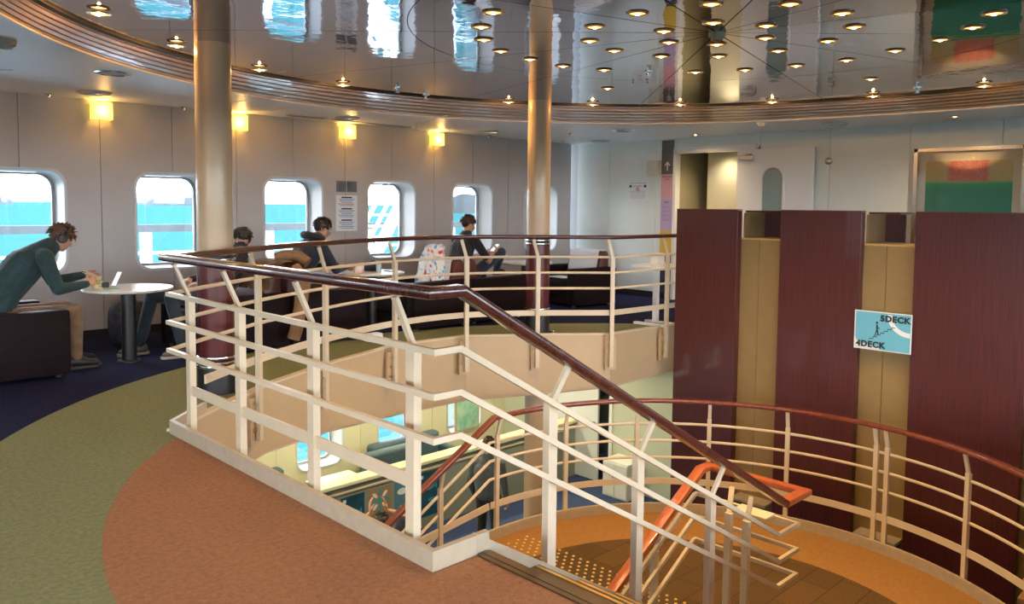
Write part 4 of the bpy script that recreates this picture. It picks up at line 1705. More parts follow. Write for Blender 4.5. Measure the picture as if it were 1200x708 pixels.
while x < 13:
    mesh_obj('post', bx(x-0.07, x+0.07, 11.78, 11.86, -0.05, zt1-0.06), m_out, pr_)
    x += 1.9
# outside stairway seen through the fourth window
os_ = thing('outside_stair', 'white steel stairway outside, seen through the fourth window from the left', 'stairway', (0, 0, 0))
for d in (0.0, 0.55):
    bm = bmesh.new()
    a = at_y(440, 300, 10.6+d)
    b = at_y(486, 206, 10.6+d)
    e = (b-a).normalized()
    sweep(bm, [a-e*((a.z+0.05)/e.z), b+e*1.2], rect(0.04, 0.20))
    mesh_obj('stringer', bm, m_out, os_)
    for dz in (0.45, 0.85):
        bm = bmesh.new()
        sweep(bm, [a-e*0.6+Vector((0, 0, dz)), b+e*1.2+Vector((0, 0, dz))], circ(0.025, 6))
        mesh_obj('guard_rail', bm, m_out, os_)
a = at_y(440, 300, 10.6)
b = at_y(486, 206, 10.6)
for k in range(8):
    p = a+(b-a)*((k+0.5)/7.0)
    mesh_obj('tread', bx(p.x-0.1, p.x+0.14, p.y+0.02, p.y+0.53, p.z-0.015, p.z+0.015), m_out, os_)


def sea_mat():
    m = bpy.data.materials.new('sea_water')
    m.use_nodes = True
    n, l = m.node_tree.nodes, m.node_tree.links
    b = n['Principled BSDF']
    b.inputs['Roughness'].default_value = 1.0
    b.inputs['Specular IOR Level'].default_value = 0.0
    t = n.new('ShaderNodeTexCoord')
    mp = n.new('ShaderNodeMapping')
    mp.inputs['Scale'].default_value = (0.05, 0.35, 1)
    l.new(t.outputs['Object'], mp.inputs[0])
    nz = n.new('ShaderNodeTexNoise')
    nz.inputs['Scale'].default_value = 3.0
    nz.inputs['Detail'].default_value = 8
    nz.inputs['Roughness'].default_value = 0.7
    l.new(mp.outputs[0], nz.inputs['Vector'])
    r = n.new('ShaderNodeValToRGB')
    r.color_ramp.elements[0].position = 0.36
    r.color_ramp.elements[0].color = (0.008, 0.044, 0.048, 1)
    r.color_ramp.elements[1].position = 0.68
    r.color_ramp.elements[1].color = (0.030, 0.078, 0.078, 1)
    l.new(nz.outputs['Fac'], r.inputs[0])
    l.new(r.outputs[0], b.inputs['Base Color'])
    return m


bm = bmesh.new()
vs = [bm.verts.new(p) for p in ((-9000, -9000, -14), (9000, -9000, -14), (9000, 14000, -14), (-9000, 14000, -14))]
bm.faces.new(vs)
tag(mesh_obj('sea', bm, sea_mat()), 'bright turquoise sea outside the windows', kind='stuff')
m_isl = mat('hazy_island', (0.010, 0.018, 0.022), 0.9, noise=0.3, nscale=0.01)


def island(px0, px1, base_y, hpx, label, dist=3500, seed=1):
    rnd = random.Random(seed)
    d0 = ray(px0, base_y)
    d1 = ray(px1, base_y)
    d0 = Vector((d0.x, d0.y, 0)).normalized()*dist
    d1 = Vector((d1.x, d1.y, 0)).normalized()*dist
    n = 26
    hm = hpx/F_PX*dist
    ph = [rnd.uniform(0, 6) for _ in range(4)]
    bm = bmesh.new()
    rows_ = []
    back = ((d0+d1)/2).normalized()
    for i in range(n+1):
        t = i/n
        env = math.sin(PI*t)**0.6
        h = hm*env*(0.72+0.18*math.sin(5*t+ph[0])+0.10*math.sin(13*t+ph[1])+0.05*math.sin(31*t+ph[2]))
        c = d0.lerp(d1, t)
        rows_.append([bm.verts.new((c.x+back.x*(o_+1)*dist*0.02, c.y+back.y*(o_+1)*dist*0.02, -14+(h+14)*k_)) for o_, k_ in ((-1.0, 0), (-0.6, 0.5), (0, 1.0), (0.6, 0.6), (1.0, 0))])
    for a_, b_ in zip(rows_[:-1], rows_[1:]):
        for j in range(4):
            bm.faces.new((a_[j], a_[j+1], b_[j+1], b_[j]))
    return tag(mesh_obj('island', bm, m_isl, None, True), label, 'island')


island(-60, 16, 234, 9, 'low hazy headland in the leftmost window', 3500, 3)
island(120, 185, 236, 5, 'far low island at the left of the second window', 5000, 5)
island(168, 262, 236, 10, 'long hazy island on the horizon in the second window', 3500, 8)
island(500, 640, 240, 24, 'near wooded headland seen in the fifth and sixth windows', 1500, 11)

# ------------------------------------------------------------------ lower deck
m_lowwall = mat('cream_wall', (0.72, 0.68, 0.46), 0.5)
m_lowwall2 = mat('pale_green_wall', (0.62, 0.66, 0.54), 0.5)
bm = bx(XN, 13.0, YN, 11.4, ZB-0.05, ZB)
tag(mesh_obj('floor_lower', bm, m_bluecarpet), 'dark blue carpet of the deck below', kind='structure')
LY = 11.3
ZW0, ZW1 = -2.80, -1.72
wlo = thing('wall_lower_left', 'cream window wall of the deck below', None, kind='structure')
lc0 = (at_y(348.5, 530, LY).x+at_y(400.5, 530, LY).x)/2
ks = range(-6, 5)
sz0, sz1 = WIN_Z0, WIN_Z1
WIN_Z0, WIN_Z1 = ZW0, ZW1
for k in ks:
    xc = lc0+PITCHW*k
    for side in (1, -1):
        xm = xc+side*PITCHW/2
        g = side*GAP
        poly = [(xc+g, ZB)] + half_window_notch(xc, side)[0:1] + half_window_notch(xc, side)[1:-1] + [(xc+g, ZW1), (xc+g, ZF+0.05), (xm-g, ZF+0.05), (xm-g, ZB)]
        poly[1] = (xc+g, ZW0)
        bm = bmesh.new()
        prism_y(bm, poly, LY, LY+0.3)
        mesh_obj('panel', bm, m_lowwall, wlo)
    if -2 <= k <= 3:
        o = dup(proto_win, (xc, LY-WY, ZW0-sz0), 0)
        o.name = 'window_lower_%d' % (k+3)
WIN_Z0, WIN_Z1 = sz0, sz1
wlb = thing('wall_lower_back', 'pale cross wall of the deck below', None, kind='structure')
da, db = at_x(657, 560, WX).y, at_x(702, 560, WX).y
de = at_x(714, 560, WX).y
for a, b in ((LY, da+0.9), (da+0.9, da+0.02), (de, 7.2), (7.2, 5.9), (5.9, 4.6), (4.6, YN)):
    mesh_obj('panel', bx(WX, WX+0.06, b+GAP, a-GAP, ZB, ZF+0.05), m_lowwall2, wlb)
mesh_obj('panel', bx(WX, WX+0.06, de+GAP, da+0.02-GAP, ZB+2.05, ZF+0.05), m_lowwall2, wlb)
bm = bmesh.new()
box(bm, WX+0.06, WX+1.5, de-0.05, de, ZB, ZF)
box(bm, WX+0.06, WX+1.5, da+0.02, da+0.07, ZB, ZF)
box(bm, WX+1.5, WX+1.55, de, da, ZB, ZF)
mesh_obj('passage', bm, mat('passage_paint', (0.3, 0.3, 0.24), 0.6), wlb)
mesh_obj('wall_lower_front', bx(XN-0.1, XN, YN, LY, ZB, ZF), m_lowwall2)['kind'] = 'structure'
mesh_obj('wall_lower_right', bx(XN-0.1, WX, YN-0.1, YN, ZB, ZF), m_lowwall2)['kind'] = 'structure'
ld = thing('door_3', 'white door leaf on the deck below, standing open', None, (WX-0.02, da, ZB+0.02), kind='structure')
wdt = da-db
mesh_obj('leaf', bx(-0.045, 0, -wdt, 0, 0, 2.02), mat('lower_door_paint', (0.78, 0.82, 0.85), 0.35), ld)
bm = bmesh.new()
obox(bm, (-0.07, -wdt+0.10, 1.0), 0.04, 0.12, 0.03)
obox(bm, (-0.05, -wdt+0.08, 1.0), 0.012, 0.06, 0.12)
mesh_obj('door_handle', bm, m_steel, ld)
bm = bmesh.new()
for q in ((de-0.06, de+0.01), (da+0.01, da+0.07)):
    box(bm, WX-0.03, WX, q[0], q[1], ZB, ZB+2.1)
box(bm, WX-0.03, WX, de-0.06, da+0.07, ZB+2.05, ZB+2.11)
tag(mesh_obj('trim_1', bm, m_white), 'white frame of the lower door', kind='structure')
lcb = thing('low_cabinet', 'small white two-door cabinet on the deck below beside the door', 'cabinet', (WX-0.24, at_x(727, 580, WX-0.3).y, ZB))
mesh_obj('body', bx(-0.22, 0.2, -0.26, 0.26, 0, 0.62, 0.006, 1), m_white, lcb)
for s in (-1, 1):
    d_ = mesh_obj('door', bx(-0.235, -0.222, s*0.13-0.12, s*0.13+0.12, 0.03, 0.59, 0.003, 1), m_white, lcb)
    mesh_obj('handle', bx(-0.25, -0.236, s*0.03-0.008, s*0.03+0.008, 0.25, 0.38), m_steel, d_)

# partition with ledge and posters
PY = 9.35
pt = thing('partition', 'low pale partition with a cream ledge carrying posters on the deck below', 'partition', (0, 0, 0))
mesh_obj('board', bx(1.0, WX-0.01, PY, PY+0.10, ZB, -2.42), mat('partition_paint', (0.26, 0.27, 0.23), 0.5), pt)
mesh_obj('ledge', bx(1.0, WX-0.01, PY-0.05, PY+0.20, -2.42, -2.36, 0.01, 1), m_lowwall, pt)
mesh_obj('rail_strip', bx(1.0, WX-0.01, PY-0.02, PY, -2.52, -2.49), m_rail, pt)
PYF = PY-0.004


def poster(pxl, pxr, pyt, hgt, label, bg, deco):
    a = at_y(pxl, pyt, PYF)
    b = at_y(pxr, pyt, PYF)
    wd = b.x-a.x
    zc = a.z-hgt/2
    o = thing('poster', label, 'poster', ((a.x+b.x)/2, PYF, zc))
    mesh_obj('sheet', bx(-wd/2, wd/2, -0.002, 0.002, -hgt/2, hgt/2), bg, o)
    deco(o, wd, hgt)


def blob_flat(o, name, m, pts, d=0.004):
    bm = bmesh.new()
    prism_y(bm, pts, -d, -d+0.001)
    mesh_obj(name, bm, m, o)


m_pblue = mat('poster_deep_blue', (0.02, 0.10, 0.17), 0.35, noise=0.5, nscale=5)
m_pteal = mat('poster_teal', (0.05, 0.33, 0.38), 0.4)
m_pbrown = mat('poster_brown', (0.36, 0.22, 0.11), 0.5)


def fish_deco(o, w_, h_):
    for (cx_, cz_, s_) in ((-0.02, 0.10, 1.0), (0.06, -0.10, 0.7), (-0.08, -0.22, 0.5)):
        pts = [(cx_+s_*0.12*math.cos(t), cz_+s_*0.045*math.sin(t)) for t in [i*2*PI/14 for i in range(14)]]
        blob_flat(o, 'fish_shape', m_pteal, pts)
        blob_flat(o, 'fish_shape', m_pteal, [(cx_+s_*0.11, cz_), (cx_+s_*0.17, cz_+s_*0.05), (cx_+s_*0.17, cz_-s_*0.05)])
    blob_flat(o, 'corner_mark', m_swhite, [(-w_/2+0.03, h_/2-0.09), (-w_/2+0.08, h_/2-0.09), (-w_/2+0.08, h_/2-0.04), (-w_/2+0.03, h_/2-0.04)])


def flower_deco(o, w_, h_):
    for k in range(8):
        a = 2*PI*k/8
        cx_, cz_ = 0.12*math.cos(a), 0.16+0.12*math.sin(a)
        pts = [(cx_+0.055*math.cos(a)*math.cos(t)-0.026*math.sin(a)*math.sin(t), cz_+0.055*math.sin(a)*math.cos(t)+0.026*math.cos(a)*math.sin(t)) for t in [i*2*PI/10 for i in range(10)]]
        blob_flat(o, 'petal_shape', m_swhite if k % 2 else m_pteal, pts)
    blob_flat(o, 'flower_centre', m_pteal, [(0.05*math.cos(i*PI/6), 0.16+0.05*math.sin(i*PI/6)) for i in range(12)])
    blob_flat(o, 'title_bar', MATS['red_ink'], [(-0.12, -0.10), (0.12, -0.10), (0.12, -0.06), (-0.12, -0.06)])


def shell_deco(o, w_, h_):
    for k, (cx_, cz_) in enumerate(((-0.05, 0.2), (0.07, 0.1), (-0.02, -0.05))):
        blob_flat(o, 'shape', m_swhite if k != 1 else m_pbrown, [(cx_+0.09*math.cos(t), cz_+0.05*math.sin(t)) for t in [i*2*PI/12 for i in range(12)]])


poster(383, 396, 592, 0.66, 'narrow dark poster on the partition below, leftmost', m_pblue, fish_deco)
poster(399.5, 427, 584.5, 0.70, 'deep blue fish poster on the partition left of the brown flower poster', m_pblue, fish_deco)
poster(432, 458, 575, 0.70, 'brown poster with a teal and white flower', m_pbrown, flower_deco)
poster(462.5, 486, 566.5, 0.70, 'blue poster with pale shapes right of the brown flower poster', mat('poster_mid_blue', (0.10, 0.22, 0.33), 0.4), shell_deco)
poster(491, 514.5, 556, 0.68, 'rightmost deep blue poster on the partition below', m_pblue, fish_deco)
# picture on the lower window wall
a = at_y(533, 473, LY-0.02)
b = at_y(561, 497, LY-0.02)
pw, ph_ = b.x-a.x, a.z-b.z+0.12
o = thing('framed_picture', 'small framed green and aqua picture on the cream wall of the deck below', 'picture', ((a.x+b.x)/2, LY-0.02, (a.z+b.z)/2))
mesh_obj('frame', bx(-pw/2, pw/2, -0.015, 0.015, -ph_/2, ph_/2, 0.004, 1), mat('pale_frame_wood', (0.55, 0.42, 0.22), 0.4), o)
mesh_obj('print', bx(-pw/2+0.04, pw/2-0.04, -0.018, -0.0155, -ph_/2+0.04, ph_/2-0.04), mat('aqua_print', (0.15, 0.50, 0.42), 0.5, col2=(0.55, 0.75, 0.55), nscale=5), o)

# sofas behind the partition
m_lsofa = mat('blue_grey_upholstery', (0.07, 0.13, 0.17), 0.6, noise=0.3, nscale=25)


def low_sofa(x0, x1, label):
    o = thing('sofa', label, 'sofa', ((x0+x1)/2, 10.75, ZB))
    hw = (x1-x0)/2
    mesh_obj('backrest', bx(-hw, hw, 0.16, 0.38, 0.30, 0.86, 0.07, 3), m_lsofa, o, True)
    mesh_obj('seat', bx(-hw, hw, -0.42, 0.16, 0.18, 0.44, 0.05, 3), m_lsofa, o, True)
    mesh_obj('armrest', bx(-hw-0.14, -hw, -0.42, 0.36, 0.10, 0.62, 0.05, 3), m_lsofa, o, True)
    mesh_obj('armrest', bx(hw, hw+0.14, -0.42, 0.36, 0.10, 0.62, 0.05, 3), m_lsofa, o, True)
    mesh_obj('plinth', bx(-hw-0.1, hw+0.1, -0.36, 0.32, 0, 0.10), m_black, o)


def low_back(px0, px1, py, label, Y=9.85):
    """backrest of a bench just behind the partition"""
    a_, b_ = at_y(px0, py, Y), at_y(px1, py, Y)
    zt = a_.z
    o = thing('bench', label, 'bench', ((a_.x+b_.x)/2, Y, ZB))
    hw = (b_.x-a_.x)/2
    h = zt-ZB
    mesh_obj('backrest', bx(-hw, hw, -0.08, 0.12, 0.4, h, 0.06, 3), m_lsofa, o, True)
    mesh_obj('seat', bx(-hw, hw, 0.12, 0.62, 0.22, 0.46, 0.05, 3), m_lsofa, o, True)
    mesh_obj('plinth', bx(-hw+0.05, hw-0.05, -0.06, 0.56, 0, 0.22), m_black, o)


low_sofa(4.55, 5.95, 'blue-grey sofa under the lower windows, left')
low_sofa(7.55, 9.0, 'blue-grey sofa under the lower windows, right')
low_back(428, 492, 533, 'dark blue-grey bench back rising above the ledge on the deck below')
o = thing('side_table', 'pale low table between the sofas on the deck below', 'table', (6.75, 10.7, ZB))
mesh_obj('table_top', bx(-0.40, 0.40, -0.32, 0.32, 0.50, 0.54, 0.01, 1), m_lowwall, o)
for sx_ in (-0.34, 0.34):
    for sy_ in (-0.26, 0.26):
        mesh_obj('leg', bx(sx_-0.025, sx_+0.025, sy_-0.025, sy_+0.025, 0, 0.50), m_white, o)

# lower ceiling downlights, out of view; one near the door added to brighten it
LOWC = (1.0, 0.86, 0.52)
for i, (x, y) in enumerate(((4.2, 8.2), (5.8, 8.3), (7.4, 8.1), (9.0, 8.4), (9.7, 6.6), (10.0, 8.6), (5.0, 10.3), (6.6, 10.3), (8.2, 10.3), (9.8, 10.3), (2.6, 8.2), (3.6, 10.3))):
    r = thing('lower_downlight', 'round downlight in the lower ceiling, hidden above the opening', 'ceiling light', (x, y, ZF-0.001), group='downlights of the deck below')
    bm = bmesh.new()
    lathe(bm, [(0.07, 0.0), (0.072, -0.006), (0.054, -0.010), (0.046, -0.002)], 20)
    mesh_obj('trim_ring', bm, MATS['downlight_trim'], r, True)
    bm = bmesh.new()
    lathe(bm, [(0.048, -0.004), (0, -0.006)], 20)
    mesh_obj('bulb', bm, m_bulb, r)
    spot(r, (0, 0, -0.03), 75.0 if y > 10 else 50.0, LOWC, 160, 0.9, 0.06)
# warm lamps tucked under the far edge of the opening
for (x, y) in ((3.55, 6.42), (4.75, 6.95), (6.05, 6.98), (7.0, 6.4), (8.1, 6.1)):
    r = thing('lower_downlight', 'warm lamp under the wooden edging of the stair opening', 'ceiling light', (x, y+0.10, ZF-0.001), group='warm lamps under the edge of the opening')
    bm = bmesh.new()
    lathe(bm, [(0.06, 0.0), (0.062, -0.006), (0.046, -0.010), (0.04, -0.002)], 16)
    mesh_obj('trim_ring', bm, MATS['downlight_trim'], r, True)
    bm = bmesh.new()
    lathe(bm, [(0.042, -0.004), (0, -0.006)], 16)
    mesh_obj('bulb', bm, m_bulb, r)
    spot(r, (0, 0, -0.03), 14.0, WARM, 130, 0.9, 0.04)

# ------------------------------------------------------------------ armchairs
m_linen = mat('white_linen', (0.80, 0.82, 0.85), 0.8, bump=0.2, bscale=60)
m_chairtop = MATS['brown_leather']


def armchair(label, x, y, rz=0.0, wd=1.04, ln=0.90, cloth=False, rot=0.0):
    """faces local +x; origin on the floor at the centre"""
    o = thing('armchair', label, 'armchair', (x, y, 0), rz)
    h = ln/2
    w2 = wd/2
    for s in (-1, 1):
        ya_, yb_ = sorted((s*w2, s*(w2-0.15)))
        mesh_obj('armrest', bx(-h, h, ya_, yb_, 0.03, 0.575, 0.022, 2), m_leather, o, True)
    mesh_obj('seat', bx(-h+0.18, h-0.02, -w2+0.155, w2-0.155, 0.18, 0.42, 0.03, 2), m_leather, o, True)
    bm = bmesh.new()
    prism_y(bm, [(-h, 0.05), (-h+0.26, 0.35), (-h+0.17, 0.80), (-h+0.02, 0.80)], -w2+0.152, w2-0.152)
    bevel(bm, 0.03, 2)
    mesh_obj('backrest', bm, m_chairtop, o, True)
    mesh_obj('front_rail', bx(-h+0.10, h-0.05, -w2+0.155, w2-0.155, 0.04, 0.17), m_leather, o)
    for sx_ in (-1, 1):
        for sy_ in (-1, 1):
            bm = bmesh.new()
            lathe(bm, [(0.022, 0), (0.028, 0.03)], 10, (sx_*(h-0.08), sy_*(w2-0.08), 0))
            mesh_obj('foot', bm, m_steel, o, True)
    if cloth:
        bm = bmesh.new()
        pth = [(-h+0.245, 0.50), (-h+0.195, 0.79), (-h+0.165, 0.825), (-h+0.02, 0.825), (-h-0.012, 0.79), (-h-0.012, 0.56)]
        pin = [(p[0]+0.006*(1 if i > 3 else -1), p[1]-0.006) for i, p in enumerate(pth)]
        prism_y(bm, pth+list(reversed([(-h+0.238, 0.50), (-h+0.188, 0.788), (-h+0.163, 0.817), (-h+0.022, 0.817), (-h-0.005, 0.79), (-h-0.005, 0.56)])), -w2+0.20, w2-0.20)
        c = mesh_obj('headrest_cloth', bm, m_linen, o)
    return o


CY_ = 7.94
armchair('dark leather armchair the man with headphones sits in, left edge', 1.60, CY_, 0, 1.05, 0.92)
armchair('dark armchair of the person hidden by the left column, facing left', 3.66, CY_, PI, 1.04, 0.92)
armchair('dark armchair of the man in the dark hoodie, facing right', 4.60, CY_, 0, 1.04, 0.90)
armchair('dark armchair holding the plastic bag, facing left', 6.18, CY_, PI, 1.04, 0.92, True)
armchair('dark armchair of the man in the black shirt looking at his phone', 7.12, CY_, 0, 1.04, 0.94)
armchair('empty dark armchair right of the right column with a white headrest cloth', 9.32, 8.12, PI-0.12, 1.04, 0.88, True)


def round_table(label, x, y, zt=0.70):
    o = thing('round_table', label, 'table', (x, y, 0))
    bm = bmesh.new()
    lathe(bm, [(0, zt-0.030), (0.36, zt-0.030), (0.385, zt-0.022), (0.39, zt-0.010), (0.385, zt-0.001), (0.37, zt), (0, zt)], 64)
    mesh_obj('table_top', bm, mat('table_white', (0.74, 0.74, 0.68), 0.25), o, True)
    bm = bmesh.new()
    lathe(bm, [(0.066, 0.02), (0.066, zt-0.03)], 32)
    mesh_obj('pedestal', bm, MATS['black_rubber'], o, True)
    bm = bmesh.new()
    lathe(bm, [(0, 0.022), (0.05, 0.024), (0.10, 0.016), (0.105, 0.0)], 32)
    mesh_obj('base_flange', bm, MATS['black_rubber'], o, True)
    return o


T1 = (2.66, 7.80)
T2 = (5.42, 7.86)
T3 = (8.12, 7.95)
round_table('white round table in front of the man with headphones', *T1)
round_table('white round table with can, glass and dark pouch, beside the plastic bag', *T2)
round_table('white round table mostly hidden behind the right column', *T3)

# things on the tables
o = thing('drink_can', 'pink and white can standing on the round table near the hoodie man', 'can', (T2[0]-0.19, T2[1]-0.02, 0.70))
bm = bmesh.new()
lathe(bm, [(0.0, 0), (0.05, 0.0), (0.062, 0.01), (0.062, 0.085), (0.055, 0.095), (0, 0.092)], 24)
mesh_obj('body', bm, mat('pink_can', (0.78, 0.45, 0.40), 0.4, col2=(0.85, 0.8, 0.76), nscale=12), o, True)
o = thing('glass_tumbler', 'clear pale blue tumbler beside the dark pouch on the round table', 'glass', (T2[0]+0.05, T2[1]-0.08, 0.70))
bm = bmesh.new()
lathe(bm, [(0, 0), (0.03, 0), (0.034, 0.135), (0.031, 0.135), (0.028, 0.01), (0, 0.01)], 24)
mesh_obj('body', bm, mat('tumbler_plastic', (0.45, 0.62, 0.70), 0.15), o, True)
o = thing('pouch', 'dark rounded pouch lying on the round table behind the tumbler', 'pouch', (T2[0]+0.08, T2[1]+0.12, 0.70))
bm = bmesh.new()
bmesh.ops.create_uvsphere(bm, u_segments=20, v_segments=12, radius=1)
for v in bm.verts:
    v.co = Vector((v.co.x*0.15*(1+0.06*math.sin(5*v.co.z)), v.co.y*0.08, max(0.0, 0.06+v.co.z*0.065*(1+0.1*math.sin(7*v.co.x)))))
mesh_obj('body', bm, mat('navy_nylon', (0.015, 0.02, 0.045), 0.5), o, True)
bm = bmesh.new()
sweep(bm, [(-0.13, -0.04, 0.09), (-0.05, -0.072, 0.10), (0.05, -0.072, 0.10), (0.13, -0.04, 0.09)], rect(0.008, 0.006))
mesh_obj('zip', bm, m_steel, o)
o = tag(mesh_obj('phone', bx(-0.035, 0.035, -0.07, 0.07, 0, 0.009, 0.003, 1), m_black), 'black phone lying flat on the round table near the plastic bag', 'phone')
o.location = (T2[0]+0.22, T2[1]-0.05, 0.70)
o = tag(mesh_obj('paper_sheet', bx(-0.10, 0.10, -0.13, 0.13, 0, 0.002), m_swhite), 'white sheet lying on the round table behind the right column', 'paper')
o.location = (T3[0]+0.1, T3[1]-0.12, 0.701)
o = tag(mesh_obj('paper_sheet', bx(-0.14, 0.14, -0.2, 0.2, 0, 0.004), m_swhite), 'white sheet on the seat of the empty armchair', 'paper')
o.location = (9.05, 8.1, 0.422)
o.rotation_euler = (0, 0, -0.12)

# plastic bag
def plastic_mat():
    m = bpy.data.materials.new('printed_plastic')
    m.use_nodes = True
    n, l = m.node_tree.nodes, m.node_tree.links
    b = n['Principled BSDF']
    b.inputs['Roughness'].default_value = 0.25
    b.inputs['Transmission Weight'].default_value = 0.0
    b.inputs['Subsurface Weight'].default_value = 0.0
    t = n.new('ShaderNodeTexCoord')
    v = n.new('ShaderNodeTexNoise')
    v.inputs['Scale'].default_value = 12
    v.inputs['Detail'].default_value = 1
    l.new(t.outputs['Object'], v.inputs['Vector'])
    r = n.new('ShaderNodeValToRGB')
    r.color_ramp.interpolation = 'LINEAR'
    e = r.color_ramp.elements
    e[0].position = 0.30
    e[0].color = (0.12, 0.30, 0.62, 1)
    e[1].position = 0.72
    e[1].color = (0.65, 0.05, 0.07, 1)
    for p_, c_ in ((0.37, (0.45, 0.68, 0.80, 1)), (0.43, (0.82, 0.86, 0.88, 1)), (0.58, (0.85, 0.86, 0.87, 1)), (0.64, (0.80, 0.50, 0.55, 1))):
        q = e.new(p_)
        q.color = c_
    l.new(v.outputs['Fac'], r.inputs[0])
    l.new(r.outputs[0], b.inputs['Base Color'])
    n2 = n.new('ShaderNodeTexNoise')
    n2.inputs['Scale'].default_value = 16
    n2.inputs['Detail'].default_value = 5
    l.new(t.outputs['Object'], n2.inputs['Vector'])
    bp = n.new('ShaderNodeBump')
    bp.inputs['Strength'].default_value = 0.9
    bp.inputs['Distance'].default_value = 0.03
    l.new(n2.outputs['Fac'], bp.inputs['Height'])
    l.new(bp.outputs[0], b.inputs['Normal'])
    return m


bgx = at_y(506, 300, 7.9)
o = thing('plastic_bag', 'crumpled white plastic shopping bag with red and blue print on the armchair', 'bag', (bgx.x, 7.86, 0.422))
bm = bmesh.new()
bmesh.ops.create_uvsphere(bm, u_segments=48, v_segments=32, radius=1)
rnd = random.Random(4)
for v in bm.verts:
    x, y, z = v.co
    th = math.atan2(y, x)
    wob = 1+0.10*math.sin(5*th+2*z)+0.06*math.sin(11*th-3*z)+0.03*math.sin(23*th+5*z)
    hz = (z+1)/2
    rad = 0.245*(1-0.55*hz**1.6)*wob if hz > 0.02 else 0.2
    q = math.sqrt(max(0.0, 1-z*z))
    lift = 0.10*math.cos(2*th)*max(0, hz-0.55)*2.0
    v.co = Vector((x/max(q, 0.05)*rad*min(1, q*1.7) if q > 0.02 else 0, (y/max(q, 0.05)*rad*0.8*min(1, q*1.7)) if q > 0.02 else 0, hz*0.50+lift))
mesh_obj('bag_body', bm, plastic_mat(), o, True)
for s in (-1, 1):
    bm = bmesh.new()
    sweep(bm, [(s*0.10, 0, 0.44), (s*0.13, -0.02, 0.54), (s*0.09, -0.03, 0.58), (s*0.05, -0.01, 0.50)], rect(0.035, 0.008))
    mesh_obj('handle', bm, MATS.get('printed_plastic') or m_linen, o, True)
# jacket draped over the chair back of the person behind the column
def draped(name, label, cat, loc, pts, wd, m, th=0.03):
    o = thing(name, label, cat, loc)
    bm = bmesh.new()
    n = len(pts)
    rows_ = []
    NW = 14
    for i, (px_, pz_) in enumerate(pts):
        row = []
        for j in range(NW+1):
            t = j/NW-0.5
            wz = 0.018*math.sin(9*t+i*0.9)+0.012*math.sin(23*t+i*1.7)
            row.append(bm.verts.new((px_+wz, t*wd*(1+0.05*math.sin(i*1.3)), pz_+0.02*math.sin(6*t+i)*(i/n))))
        rows_.append(row)
    for a_, b_ in zip(rows_[:-1], rows_[1:]):
        for j in range(NW):
            bm.faces.new((a_[j], a_[j+1], b_[j+1], b_[j]))
    ext_ = bmesh.ops.solidify(bm, geom=list(bm.faces), thickness=th)
    c = mesh_obj('shell', bm, m, o, True)
    md = c.modifiers.new('sub', 'SUBSURF')
    md.levels = 1
    md.render_levels = 1
    return o


m_tanjacket = mat('tan_jacket_cloth', (0.30, 0.17, 0.09), 0.8, noise=0.3, nscale=12, bump=0.4, bscale=14)
jk = draped('jacket', 'tan brown jacket draped over the armchair back right of the left column', 'jacket', (4.12, 7.72, 0),
            [(-0.26, 0.60), (-0.24, 0.78), (-0.12, 0.90), (0.06, 0.91), (0.17, 0.86), (0.20, 0.72), (0.20, 0.56), (0.21, 0.40), (0.20, 0.22)], 0.62, m_tanjacket)
bm = bmesh.new()
sweep(bm, [(0.05, -0.30, 0.84), (0.08, -0.42, 0.70), (0.03, -0.45, 0.45), (-0.02, -0.45, 0.22), (-0.05, -0.44, 0.12)], [(p[0]*1.0, p[1]) for p in circ(0.065, 10)])
mesh_obj('sleeve', bm, m_tanjacket, jk, True)
bm = bmesh.new()
sweep(bm, [(0.08, 0.15, 0.91), (0.16, 0.08, 0.94), (0.26, -0.02, 0.93), (0.32, -0.10, 0.86)], circ(0.062, 10))
mesh_obj('sleeve', bm, m_tanjacket, jk, True)

# backpack under the first table by the wall
o = thing('backpack', 'dark patterned backpack on the floor behind the table pedestal', 'backpack', (2.98, 8.72, 0))
bm = bmesh.new()
bmesh.ops.create_uvsphere(bm, u_segments=24, v_segments=16, radius=1)
for v in bm.verts:
    x, y, z = v.co
    f = lambda t: math.copysign(abs(t)**0.6, t)
    v.co = Vector((f(x)*0.20, f(y)*0.13, 0.24+f(z)*0.24))
mesh_obj('body', bm, mat('patterned_nylon', (0.05, 0.045, 0.06), 0.7, col2=(0.015, 0.015, 0.02), nscale=22), o, True)
bm = bmesh.new()
bmesh.ops.create_uvsphere(bm, u_segments=20, v_segments=12, radius=1)
for v in bm.verts:
    x, y, z = v.co
    v.co = Vector((f(x)*0.15, -0.13+f(y)*0.05, 0.17+f(z)*0.13))
mesh_obj('front_pocket', bm, MATS['patterned_nylon'], o, True)
bm = bmesh.new()
sweep(bm, [(-0.05, 0.0, 0.46), (-0.04, 0.0, 0.52), (0.04, 0.0, 0.52), (0.05, 0.0, 0.46)], circ(0.010, 6))
mesh_obj('carry_loop', bm, MATS['patterned_nylon'], o)
# crumpled white thing on the carpet under the second table
o = tag(mesh_obj('paper_bag', bevel(bx(-0.10, 0.10, -0.06, 0.06, 0, 0.09), 0.03, 2), m_linen, None, True), 'small crumpled white paper bag on the carpet under the second round table', 'bag')
o.location = (5.02, 7.25, 0)

